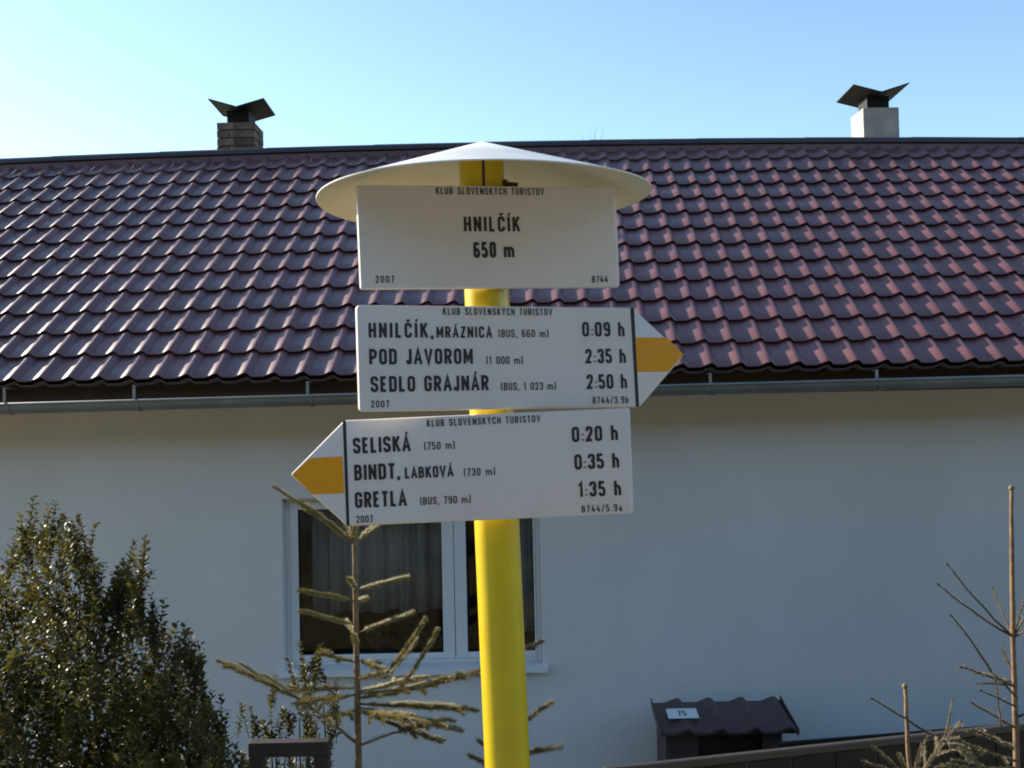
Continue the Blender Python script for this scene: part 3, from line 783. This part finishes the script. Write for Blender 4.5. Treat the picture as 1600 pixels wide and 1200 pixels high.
# ================================================================ fences
def fence_panel(name, label, p0, p1, ztop0, ztop1, hgt, M_, cap, planks, grp=None):
    d = Vector((p1[0] - p0[0], p1[1] - p0[1], 0)); L_ = d.length; ang = math.atan2(d.y, d.x)
    t = _thing_at(name, label, 'fence', (p0[0], p0[1], gz(*p0)), grp)
    t.rotation_euler = (0, 0, ang); z0 = gz(*p0)
    n = planks; w = L_ / n
    for k in range(n):
        x = k * w; zt_ = ztop0 + (ztop1 - ztop0) * (k + .5) / n - z0 - .03
        gl_ = gz(p0[0] + d.x * k / n, p0[1] + d.y * k / n) - z0 + .04
        MB().box(x + .004, x + w - .004, -.009 + rnd.uniform(-.001, .001), .009, gl_, zt_).build('plank', M_, t)
    b = MB(); b.add([(0, -.012, ztop0 - z0 - .028), (L_, -.012, ztop1 - z0 - .028), (L_, .012, ztop1 - z0 - .028), (0, .012, ztop0 - z0 - .028),
                     (0, -.012, ztop0 - z0), (L_, -.012, ztop1 - z0), (L_, .012, ztop1 - z0), (0, .012, ztop0 - z0)],
                    [(0, 3, 2, 1), (4, 5, 6, 7), (0, 1, 5, 4), (2, 3, 7, 6), (1, 2, 6, 5), (0, 4, 7, 3)])
    bevel(b.build('top_rail', cap, t), .004)
    k = 0
    while k <= L_:
        gl_ = gz(p0[0] + d.x * k / L_, p0[1] + d.y * k / L_) - z0 - .3
        MB().box(k - .03, k + .03, .011, .06, gl_, ztop0 + (ztop1 - ztop0) * k / L_ - z0 - .031).build('post', M_, t); k += 1.6
    return t
fence_panel('board_fence', 'dark brown board fence with a pale edged top rail, running right behind the young spruces', (.27, 3.2), (4.5, 4.55), .432, .29, 1.3, M_fence, mat('rail_paint', (0.07, 0.055, 0.045), rough=.35), 26)
fa = at(1215, 1160, 5.7); fb = at(1600, 1134, 6.2)
fence_panel('board_fence', 'blackish fence behind the top rail at right, beside the brown cabinet', (fa.x, 5.7), (fb.x + 2.4, 6.2 + .3), fa.z, fb.z + .05, 1.2, M_dark, M_dark, 24)

# steel frame at the bottom left
fr = thing('gate_frame', 'small brown rectangular steel frame standing below the box shoots', 'gate')
fl = at(390, 1158, 3.0); fr_ = at(515, 1157, 3.0); rl_ = at(390, 1181, 3.0)
tw_ = fl.z - rl_.z; zbm = gz(0, 3.0) - .1
for x0 in (fl.x, fr_.x - tw_): bevel(MB().box(x0, x0 + tw_, 2.98, 3.02, zbm, fl.z - tw_ - .0005).build('upright', M_box, fr), .003)
bevel(MB().box(fl.x, fr_.x, 2.98, 3.02, fl.z - tw_, fl.z).build('top_bar', M_box, fr), .003)
bevel(MB().box(fl.x + tw_ + .0005, fr_.x - tw_ - .0005, 2.985, 3.015, fl.z - .62, fl.z - .62 + tw_).build('lower_bar', M_box, fr), .003)
bevel(MB().box(fl.x + tw_ + .0005, fr_.x - tw_ - .0005, 2.985, 3.015, fl.z - 1.05, fl.z - 1.05 + tw_).build('lower_bar', M_box, fr), .003)

# ================================================================ spruces
def bez(p0, p1, sag, n=6):
    p0 = Vector(p0); p1 = Vector(p1); out = []
    for k in range(n + 1):
        t = k / n; p = p0.lerp(p1, t); p.z -= sag * 4 * t * (1 - t); out.append(p)
    return out
def needles(mb, pts, dens, ln, wd, start=.05, lift=.5, j=rnd):
    L_ = sum((pts[i + 1] - pts[i]).length for i in range(len(pts) - 1)); acc = 0
    for i in range(len(pts) - 1):
        a, c = pts[i], pts[i + 1]; d = (c - a); l = d.length; d.normalize()
        u = d.orthogonal().normalized(); w = d.cross(u); k = int(l * dens)
        for _ in range(k):
            t = j.random(); s = (acc + l * t) / L_
            if s < start: continue
            ang = j.uniform(0, 6.283); nn = u * math.cos(ang) + w * math.sin(ang)
            if nn.z < -.4 and j.random() < .6: continue
            dirn = (nn * j.uniform(.5, 1.0) + d * j.uniform(.45, 1.1) + Vector((0, 0, .15 * lift))).normalized()
            p = a.lerp(c, t); q = p + dirn * ln * j.uniform(.6, 1.1); sd = dirn.orthogonal().normalized() * wd; sd2 = dirn.cross(sd).normalized() * wd
            mb.add([p + sd, p - sd * .5 + sd2 * .87, p - sd * .5 - sd2 * .87, q], [(0, 1, 3), (1, 2, 3), (2, 0, 3)])
        acc += l
def spruce(label, trunk, tr, branches, Y0, group, nmat=M_needle, ndl=(900, .013, .0006), leader_needles=0, twmat=None):
    base = trunk[0]; t = _thing_at('young_spruce', label, 'spruce', tuple(base), group)
    inv = lambda P: [Vector(p) - Vector(base) for p in P]
    tp = inv(trunk); n = len(tp)
    tb_ = MB(); fine = []
    for i in range(n - 1):
        for k in range(6): fine.append(tp[i].lerp(tp[i + 1], k / 6))
    fine.append(tp[-1]); m = len(fine)
    rad = [(tr[0] + (tr[1] - tr[0]) * i / (m - 1)) * (1 + rnd.uniform(-.07, .07)) for i in range(m)]
    fine = [p + Vector((rnd.uniform(-1, 1), rnd.uniform(-1, 1), 0)) * .0012 for p in fine]
    tb_.tube(fine, rad, 9); tk = tb_.build('trunk', M_bark, t, smooth=True)
    # bud at the tip
    b = MB(); tip = fine[-1]; b.tube([tip - Vector((0, 0, .004)), tip + Vector((0, 0, .004)), tip + Vector((0, 0, .012))], [tr[1] * 1.1, tr[1] * 1.7, tr[1] * .4], 7); b.build('bud', M_twig, tk, smooth=True)
    for br in branches:
        P, r0, dn, ln = br['p'], br.get('r', .004), br.get('d', 1.0), br.get('l', 1.0)
        pts = bez(*[q - Vector(base) for q in P], br.get('sag', .0), 7)
        pts = [p + Vector((rnd.uniform(-1, 1), rnd.uniform(-1, 1), rnd.uniform(-1, 1))) * .0015 for p in pts]
        b = MB(); b.tube(pts, [r0 * (1 - .5 * k / 7) for k in range(8)], 7)
        tips = []
        for (s, ang, l) in br.get('sub', []):
            k = int(s * 7); p0 = pts[k].lerp(pts[min(k + 1, 7)], s * 7 - k); d = (pts[-1] - pts[0]).normalized()
            side = d.cross(Vector((0, 0, 1))).normalized()
            dd = (d * math.cos(ang) + (side * .75 + Vector((0, 0, rnd.uniform(-.2, .35)))) * math.sin(ang)).normalized()
            sp = bez(p0, p0 + dd * l, -.006, 4); b.tube(sp, [r0 * .5, r0 * .45, r0 * .4, r0 * .35, r0 * .3], 5); tips.append(sp)
        if r0 > .0015:
            e = pts[-1]; dv = (pts[-1] - pts[-2]).normalized(); b.tube([e, e + dv * .005, e + dv * .012], [r0 * .6, r0 * .95, r0 * .2], 6)
        bo = b.build('branch', twmat or M_twig, t, smooth=True)
        if dn > 0:
            nb = MB(); needles(nb, pts, ndl[0] * dn, ndl[1] * ln, ndl[2], br.get('st', .08))
            for sp in tips: needles(nb, sp, ndl[0] * dn * 1.1, ndl[1] * ln * .9, ndl[2], .03)
            if nb.v: nb.build('needles', nmat, bo, stuff=True)
    if leader_needles:
        nb = MB(); needles(nb, fine[len(fine) // 2:], leader_needles, ndl[1] * .8, ndl[2], 0); nb.build('needles', nmat, tk, stuff=True)
    return t
GRP = 'young spruces in front of the house'
def br(x0, y0, x1, y1, Y, dY=0.0, **k): return dict(p=(at(x0, y0, Y), at(x1, y1, Y + dY)), **k)
def subs(n, l0, l1, a=.7, lo=.2, hi=.92):
    return [(lo + (hi - lo) * (i + .5) / n + rnd.uniform(-.03, .03), (a + rnd.uniform(-.2, .2)) * (1 if i % 2 else -1), l0 + (l1 - l0) * i / max(1, n - 1)) for i in range(n)]
Y1 = 3.15
T1 = [at(565, 1950, Y1), at(563, 1500, Y1), at(560, 1200, Y1), at(557, 1020, Y1), at(554, 848, Y1), at(553, 700, Y1 + .02), at(556, 668, Y1 + .02)]
T1[0].z = gz(T1[0].x, Y1) - .1
B1 = [br(553, 850, 430, 762, Y1, -.10, r=.0050, sag=-.005, sub=[(.25, .15, .11), (.3, -.2, .13), (.1, -.3, .10)]), br(553, 848, 478, 790, Y1, .08, r=.0035, d=1.3),
      br(555, 848, 592, 822, Y1, .05, r=.0035), br(556, 846, 640, 770, Y1, .20, r=.004), br(551, 845, 556, 815, Y1, -.12, r=.003, d=1.4), br(552, 846, 520, 770, Y1, .25, r=.0035),
      br(552, 938, 468, 923, Y1, -.05, r=.0032, d=1.7), br(556, 922, 638, 902, Y1, .05, r=.0032, d=1.7), br(556, 920, 545, 905, Y1, -.16, r=.003, d=1.8), br(556, 940, 572, 935, Y1, .1, r=.003, d=1.5),
      br(553, 977, 470, 955, Y1, -.04, r=.0032, d=1.7), br(560, 988, 645, 958, Y1, .04, r=.0032, d=1.7), br(557, 1010, 553, 993, Y1, -.15, r=.003, d=1.9), br(555, 990, 540, 970, Y1, .2, r=.003, d=1.5),
      br(556, 1035, 497, 1022, Y1, -.1, r=.0035, d=1.3, sub=subs(3, .05, .03)), br(558, 1030, 600, 1050, Y1, -.12, r=.0035, d=1.3, sub=subs(3, .05, .03)),
      br(602, 1052, 664, 968, Y1 - .14, -.04, r=.004, sag=.012, d=1.9), br(618, 1085, 684, 985, Y1 - .1, -.02, r=.004, sag=.01, d=1.9), br(600, 1060, 650, 1000, Y1 - .05, .1, r=.0035, sag=.01, d=1.4),
      br(560, 1090, 618, 1085, Y1, -.1, r=.0045, d=1.2), br(558, 1060, 602, 1052, Y1, -.14, r=.0045, d=1.2),
      br(560, 1082, 748, 1048, Y1, -.22, r=.0045, sag=.02, d=1.4, sub=subs(9, .16, .05)), br(560, 1100, 745, 1110, Y1, -.15, r=.0045, d=1.2, sub=subs(10, .15, .05)),
      br(560, 1105, 718, 1142, Y1, -.25, r=.004, d=1.1, sub=subs(9, .12, .05)), br(560, 1110, 688, 1160, Y1, -.1, r=.004, d=1.1, sub=subs(7, .1, .04)),
      br(558, 1112, 640, 1125, Y1, -.35, r=.004, d=1.1, sub=subs(6, .1, .05)), br(558, 1080, 660, 1062, Y1, .25, r=.004, d=1.1, sub=subs(6, .1, .05)),
      br(557, 1085, 470, 1100, Y1, -.12, r=.004, d=1.1, sub=subs(7, .11, .05)), br(557, 1075, 440, 1080, Y1, .15, r=.004, d=1.0, sub=subs(7, .11, .05)), br(557, 1110, 505, 1128, Y1, -.2, r=.004, d=1.1, sub=subs(5, .08, .05)),
      br(556, 1160, 478, 1098, Y1, -.05, r=.006, d=.35), br(478, 1098, 342, 1033, Y1 - .05, -.08, r=.0048, d=1.0, st=.0, sub=[(.2, .9, .12), (.3, -.8, .12), (.45, .8, .12), (.5, -.7, .11), (.65, .7, .09), (.75, -.7, .07)]),
      br(562, 1165, 612, 1146, Y1, -.08, r=.005, d=.35), br(612, 1146, 690, 1128, Y1 - .08, -.05, r=.004, sub=subs(5, .09, .05)),
      br(556, 1235, 420, 1225, Y1, -.1, r=.005, sub=subs(8, .16, .06)), br(562, 1240, 700, 1215, Y1, -.15, r=.005, sub=subs(8, .16, .06)),
      br(560, 1300, 440, 1310, Y1, -.3, r=.005, sub=subs(8, .16, .06)), br(562, 1310, 690, 1320, Y1, .2, r=.005, sub=subs(8, .16, .06))]
for q in B1: q['r'] *= .85
spruce('tallest young spruce, its bare trunk rising before the window left of the yellow pole', T1, (.0135, .0055), B1, Y1, GRP, ndl=(4200, .0185, .0008))
# spruce behind the pole: only tips show either side
Y2 = 2.9
T2 = [at(795, 1900, Y2), at(793, 1500, Y2), at(790, 1200, Y2), at(784, 960, Y2)]; T2[0].z = gz(T2[0].x, Y2) - .1
B2 = [br(788, 1030, 846, 1003, Y2, -.05, r=.003, d=1.7), br(788, 1150, 862, 1098, Y2, -.1, r=.003, d=1.7), br(790, 1182, 876, 1168, Y2, -.05, r=.0035, d=2.2, sub=[(.5, .5, .04)]),
      br(790, 1205, 733, 1182, Y2, -.06, r=.0035, d=2.0, sub=[(.4, -.6, .04)]), br(790, 1190, 748, 1158, Y2, -.05, r=.003, d=1.8), br(789, 1080, 770, 1060, Y2, .1, r=.003, d=1.5),
      br(792, 1260, 900, 1245, Y2, -.1, r=.004, sub=subs(6, .1, .05)), br(792, 1265, 690, 1255, Y2, -.1, r=.004, sub=subs(6, .1, .05))]
spruce('small spruce hidden behind the yellow pole, only branch tips showing on both sides', T2, (.012, .004), B2, Y2, GRP, nmat=M_needle2, ndl=(4200, .0185, .0008))
# right spruce with a long bare leader
Y3 = 3.0
T3 = [at(1590, 1900, Y3), at(1590, 1500, Y3), at(1588, 1200, Y3), at(1583, 995, Y3), at(1580, 764, Y3)]; T3[0].z = gz(T3[0].x, Y3) - .1
DKB = dict(r=.0036, d=.25)
B3 = [br(1582, 995, 1482, 884, Y3, -.1, sag=.008, **DKB), br(1582, 995, 1468, 915, Y3, -.04, sag=.006, **DKB), br(1582, 990, 1552, 921, Y3, .1, sag=.01, r=.003, d=.9, l=.7),
      br(1584, 993, 1602, 925, Y3, -.05, sag=.006, r=.0034, d=.4), br(1584, 993, 1640, 905, Y3, .05, r=.0034, d=.5), br(1584, 995, 1650, 960, Y3, -.1, r=.0034, d=.9),
      br(1590, 1090, 1548, 1048, Y3, -.1, r=.0034, d=.3), br(1548, 1048, 1488, 963, Y3 - .1, -.06, sag=-.006, **DKB), br(1588, 1072, 1504, 1042, Y3, -.12, r=.004, d=.5, sub=subs(4, .05, .04)),
      br(1590, 1105, 1535, 1080, Y3, -.08, **DKB), br(1580, 1065, 1525, 1050, Y3, .1, r=.003, d=1.6, l=.8), br(1585, 1060, 1566, 1012, Y3, .05, r=.003, d=1.6, l=.8), br(1580, 1070, 1530, 1068, Y3, .0, r=.003, d=1.5, l=.7),
      br(1590, 1140, 1522, 1100, Y3, -.03, r=.003, d=1.8, l=.8), br(1565, 1140, 1555, 1060, Y3 - .1, -.0, r=.003, d=.5), br(1590, 1120, 1660, 1090, Y3, -.1, r=.004, sub=subs(5, .08, .05)),
      br(1590, 1190, 1480, 1160, Y3, -.15, r=.004, d=.8, sub=subs(6, .1, .05)), br(1590, 1200, 1460, 1205, Y3, -.1, r=.004, d=.8, sub=subs(7, .12, .05)), br(1590, 1170, 1520, 1140, Y3, -.2, r=.004, d=.8, sub=subs(5, .08, .05)),
      br(1590, 1250, 1430, 1255, Y3, -.1, r=.005, sub=subs(8, .14, .05)), br(1590, 1230, 1700, 1190, Y3, -.1, r=.005, sub=subs(8, .14, .05)), br(1590, 1330, 1440, 1350, Y3, .1, r=.005, sub=subs(8, .14, .05))]
spruce('spruce with a long bare leader at the right edge, in front of the fence', T3, (.0125, .0058), B3, Y3, GRP, nmat=M_needle2, ndl=(2300, .014, .0009), twmat=M_twigb)
# small spruce left of it
Y4 = 2.85
T4 = [at(1428, 1900, Y4), at(1426, 1500, Y4), at(1421, 1200, Y4), at(1414, 1074, Y4)]; T4[0].z = gz(T4[0].x, Y4) - .1
B4 = [br(1452, 1146, 1365, 1092, Y4, -.05, r=.0036, d=.3), br(1424, 1215, 1452, 1146, Y4, 0, r=.0036, d=.4), br(1478, 1150, 1488, 1095, Y4, .03, r=.003, d=1.3, l=.6), br(1426, 1230, 1478, 1150, Y4, .03, r=.0034, d=.6),
      br(1424, 1220, 1365, 1168, Y4, -.08, r=.0034, d=.7), br(1424, 1225, 1405, 1178, Y4, -.15, r=.0034, d=1.0), br(1424, 1225, 1440, 1165, Y4, -.12, r=.0034, d=.9), br(1470, 1155, 1520, 1185, Y4, -.03, r=.003, d=1.2, sub=subs(5, .06, .03)),
      br(1424, 1215, 1350, 1190, Y4, -.05, r=.0034, d=.6), br(1426, 1225, 1500, 1130, Y4, .1, r=.004, d=.8, sub=subs(6, .08, .03)), br(1424, 1250, 1340, 1240, Y4, -.1, r=.004, sub=subs(6, .1, .04)), br(1424, 1240, 1530, 1210, Y4, -.1, r=.004, sub=subs(6, .1, .04))]
spruce('short young spruce with one bare side shoot, left of the tall right hand spruce', T4, (.010, .0052), B4, Y4, GRP, nmat=M_needle2, ndl=(2300, .014, .0009), twmat=M_twigb)

# ================================================================ box shrubs
def leaf(mb, p, d, nrm, L_, W_):
    d = d.normalized(); s = d.cross(nrm); 
    if s.length < 1e-4: s = d.orthogonal()
    s.normalize(); up = s.cross(d)
    a = p; m1 = p + d * L_ * .35 - up * L_ * .03; m2 = p + d * L_ * .72 - up * L_ * .05; t = p + d * L_ - up * L_ * .16
    f_ = W_ * .5
    mb.add([a, m1 + s * f_ + up * f_ * .35, m2 + s * f_ * .85 + up * f_ * .3, t, m2 - s * f_ * .85 + up * f_ * .3, m1 - s * f_ + up * f_ * .35, m1, m2],
           [(0, 6, 1), (1, 6, 7, 2), (2, 7, 3), (0, 5, 6), (5, 4, 7, 6), (4, 3, 7)])
def shoot(lv, stm, p0, d, L_, n, j, leafl=.0125, r=.0013):
    pts = []; p = Vector(p0); d = d.normalized()
    for k in range(6):
        pts.append(p.copy()); d = (d + Vector((j.uniform(-.12, .12), j.uniform(-.12, .12), .06 + j.uniform(-.05, .08)))).normalized(); p = p + d * L_ / 5
    stm.tube(pts, [r * (1 - .12 * k) for k in range(6)], 4, cap=False)
    for k in range(n):
        t = 1.0 - (k // 2) / (n / 2) * .95; i = min(4, int(t * 5)); q = pts[i].lerp(pts[i + 1], t * 5 - i) if i < 5 else pts[-1]
        dd = (pts[i + 1] - pts[i]).normalized(); u = dd.orthogonal().normalized(); v = dd.cross(u)
        ang = (k // 2) * 1.571 + (math.pi if k % 2 else 0) + j.uniform(-.5, .5)
        o_ = u * math.cos(ang) + v * math.sin(ang)
        ld = (o_ * j.uniform(.6, 1.1) + dd * j.uniform(.35, .9)).normalized()
        s = leafl * j.uniform(.65, 1.2) * (1 if t < .93 else .7)
        leaf(lv, q, ld, (dd + Vector((j.uniform(-.4, .4), j.uniform(-.4, .4), j.uniform(-.2, .4)))), s, s * j.uniform(.5, .62))
def box_shrub(label, outline, Y, depth, nsh, base_px, seed, leafl=.0125, shl=(.10, .19), nl=(22, 34), inner=0, clump=.5, sprigs=()):
    """outline: (px x, top py) pairs; shoots fill the volume below it"""
    j = random.Random(seed)
    bx = at(base_px[0], base_px[1], Y); base = Vector((bx.x, Y, gz(bx.x, Y)))
    t = _thing_at('box_shrub', label, 'shrub', tuple(base), 'evergreen box shrubs'); lv = MB(); stm = MB()
    xs_ = [o_[0] for o_ in outline]
    def top(px):
        for (a, ya), (c, yc) in zip(outline, outline[1:]):
            if a <= px <= c: return ya + (yc - ya) * (px - a) / (c - a)
        return 1500
    for k in range(nsh):
        px = j.uniform(xs_[0], xs_[-1]); tp_ = top(px)
        q = j.random()
        inside = j.random() < .72
        py = tp_ + 15 + j.random() * (1360 - tp_) if inside else tp_ + j.choice((0, 0, -1)) * j.uniform(0, 14) + j.uniform(0, 30)
        near = .55 if inside else .8
        py += 26 * max(0, math.sin(px * .13 + 1.3 * math.sin(px * .031 + seed))) * (1 if seed == 5 else .3)
        dy = j.uniform(-1, 1) * depth * min(1, .25 + (py - tp_) / 160)
        tip = at(px, py, Y + dy)
        if mathutils.noise.noise(tip * 8 + Vector((seed, 0, 0))) < (.06 if py < tp_ + 130 else -.12) and j.random() < clump: continue
        L_ = j.uniform(*shl)
        cx = at((xs_[0] + xs_[-1]) / 2 * .6 + px * .4, py, Y).x
        w_ = .75 if inside else .3
        d = Vector(((tip.x - cx) * .9 + j.uniform(-w_, w_), dy / max(depth, .01) * .45 + j.uniform(-w_, w_), 1.0)).normalized()
        shoot(lv, stm, tip - base - d * L_ * .95, d, L_, j.randint(*nl), j, leafl)
    for k in range(inner):                       # the dense leafy inside
        px = j.uniform(xs_[0], xs_[-1]); py = top(px) + 95 + j.random() * (1340 - top(px)); dy = j.uniform(-.15, .8) * depth
        p = at(px, py, Y + dy) - base; d = Vector((j.uniform(-1, 1), j.uniform(-1, 1), j.uniform(-.2, 1)))
        if py < top(px) + 230 and mathutils.noise.noise(at(px, py, Y) * 5 + Vector((seed, 0, 0))) < -.12: continue
        if d.length > .1: leaf(lv, p, d, Vector((j.uniform(-1, 1), j.uniform(-1, 1), 1)), leafl * 1.1, leafl * .62)
    for (px, py, l) in sprigs:                   # lone sprigs standing out of the outline
        tip = at(px, py, Y + j.uniform(-.4, .4) * depth); d = Vector((j.uniform(-.1, .35), j.uniform(-.2, .2), 1)).normalized()
        for q in range(3):
            dd = (d + Vector((j.uniform(-.35, .35), j.uniform(-.35, .35), 0)) * (q > 0)).normalized(); sc_ = 1 if q == 0 else j.uniform(.5, .8)
            shoot(lv, stm, tip - base - d * l * .97, dd, l * sc_, int(l * sc_ * 190), j, leafl * .95, .0018)
    # main limbs up from the root
    for k in range(16):
        px = j.uniform(xs_[0] + 15, xs_[-1] - 15); p1 = at(px, top(px) + 70 + j.uniform(0, 120), Y + j.uniform(-.5, .5) * depth) - base
        mid = Vector((p1.x * .55, p1.y * .6, p1.z * .45))
        P = [Vector((j.uniform(-.05, .05), j.uniform(-.05, .05), -.08)), mid * .5 + Vector((j.uniform(-.03, .03), 0, 0)), mid, (mid + p1) / 2 + Vector((j.uniform(-.03, .03), j.uniform(-.03, .03), .02)), p1]
        stm.tube(P, [.011, .009, .007, .005, .002], 6)
    stm.build('stems', M_stem, t, smooth=True, stuff=True); lv.build('foliage', M_leaf, t, stuff=True)
    return t
box_shrub('large dark glossy box shrub filling the lower left corner', [(-170, 985), (-60, 930), (0, 925), (22, 850), (40, 800), (55, 790), (75, 812), (105, 795), (122, 840), (140, 850), (162, 905), (185, 890), (205, 872), (212, 885), (214, 925), (238, 965), (262, 962), (278, 985), (305, 1015), (322, 1035), (330, 1070), (345, 1100), (368, 1150), (390, 1195), (415, 1290)],
          2.45, .34, 2300, (120, 1200), 5, leafl=.0185, shl=(.07, .14), nl=(14, 24), inner=19000, clump=.95,
          sprigs=[(52, 778, .13), (78, 800, .10), (98, 788, .12), (128, 806, .12), (222, 838, .16), (205, 862, .15), (198, 848, .12), (262, 940, .12), (285, 975, .12), (322, 1022, .14), (300, 990, .1), (345, 1090, .12), (368, 1160, .13), (376, 1185, .12), (246, 932, .1), (20, 850, .12), (5, 900, .12)])
box_shrub('slender box shoots rising in front of the window sill beside the spruce trunk', [(452, 1040), (462, 1012), (472, 1000), (480, 1030), (500, 998), (512, 1030), (520, 1075), (528, 1110)], 3.22, .08, 75, (490, 1200), 8, leafl=.02, shl=(.07, .12), nl=(16, 24))
box_shrub('small dark box bush above the brown steel frame', [(372, 1110), (388, 1095), (408, 1110), (425, 1052), (440, 1075), (452, 1090), (480, 1100), (488, 1130)], 3.25, .09, 110, (430, 1200), 9, leafl=.02, shl=(.07, .12), nl=(16, 24), inner=250)

# ================================================================ bare tree far behind the house, twig tips over the ridge
tr_ = _thing_at('bare_tree', 'leafless tree behind the house, only its topmost twigs showing above the ridge', 'tree', (1.75, 21.0, gz(1.75, 21)), None)
j = random.Random(3); b = MB(); top_ = at(925, 198, 21) - Vector((1.75, 21.0, gz(1.75, 21))); b.tube([(0, 0, -.2), (.05, 0, 3), (0, 0, 5.6), (top_.x * .5, 0, top_.z - 1.2)], [.16, .12, .08, .04], 8); tk = b.build('trunk', M_twigb, tr_, smooth=True)
b = MB()
for k in range(46):
    a = j.uniform(0, 6.28); z0 = j.uniform(2.8, top_.z - 1.2); l = (top_.z - z0) * j.uniform(.35, .7)
    p0 = Vector((0, 0, z0)); p1 = p0 + Vector((math.cos(a) * l * .5, math.sin(a) * l * .5, l * .7)); p2 = p1 + Vector((math.cos(a) * l * .1, math.sin(a) * l * .1, l * .3))
    b.tube([p0, p1, p2], [.022, .012, .004], 5)
    for q in range(4):
        s = p0.lerp(p1, .3 + .2 * q); b.tube([s, s + Vector((j.uniform(-.25, .25), j.uniform(-.25, .25), j.uniform(.2, .5)))], [.006, .003], 4)
for k in range(6):
    px = 912 + 34 * k / 5 + j.uniform(-4, 4); p = at(px, 203 + abs(px - 926) * .3 + j.uniform(-6, 4), 21) - Vector((1.75, 21.0, gz(1.75, 21)))
    b.tube([(top_.x * .5 + (p.x - top_.x * .5) * .2, 0, top_.z - 1.25), ((p.x + top_.x * .5) / 2, j.uniform(-.1, .1), p.z - .45), p], [.012, .005, .002], 5)
b.build('branches', M_twigb, tr_, smooth=True)

# ================================================================ dry grass on the bank
b = MB(); j = random.Random(21)
for k in range(5200):
    x = j.uniform(-3.2, 3.4); y = j.uniform(1.0, 5.8); 
    if (x - pole_x(0)) ** 2 + (y - PY) ** 2 < .004: continue
    z = gz(x, y); h = j.uniform(.04, .13); a = j.uniform(0, 3.14); s = Vector((math.cos(a), math.sin(a), 0)) * .003; ln = Vector((j.uniform(-.5, .5), j.uniform(-.5, .5), 0)) * h
    p = Vector((x, y, z - .01)); b.add([p - s, p + s, p + ln * .4 + Vector((0, 0, h * .7)) + s * .6, p + ln + Vector((0, 0, h))], [(0, 1, 2), (0, 2, 3)])
o = b.build('grass', M_blade); tag(o, 'short dry grass on the bank below the signpost', 'grass'); o['kind'] = 'stuff'
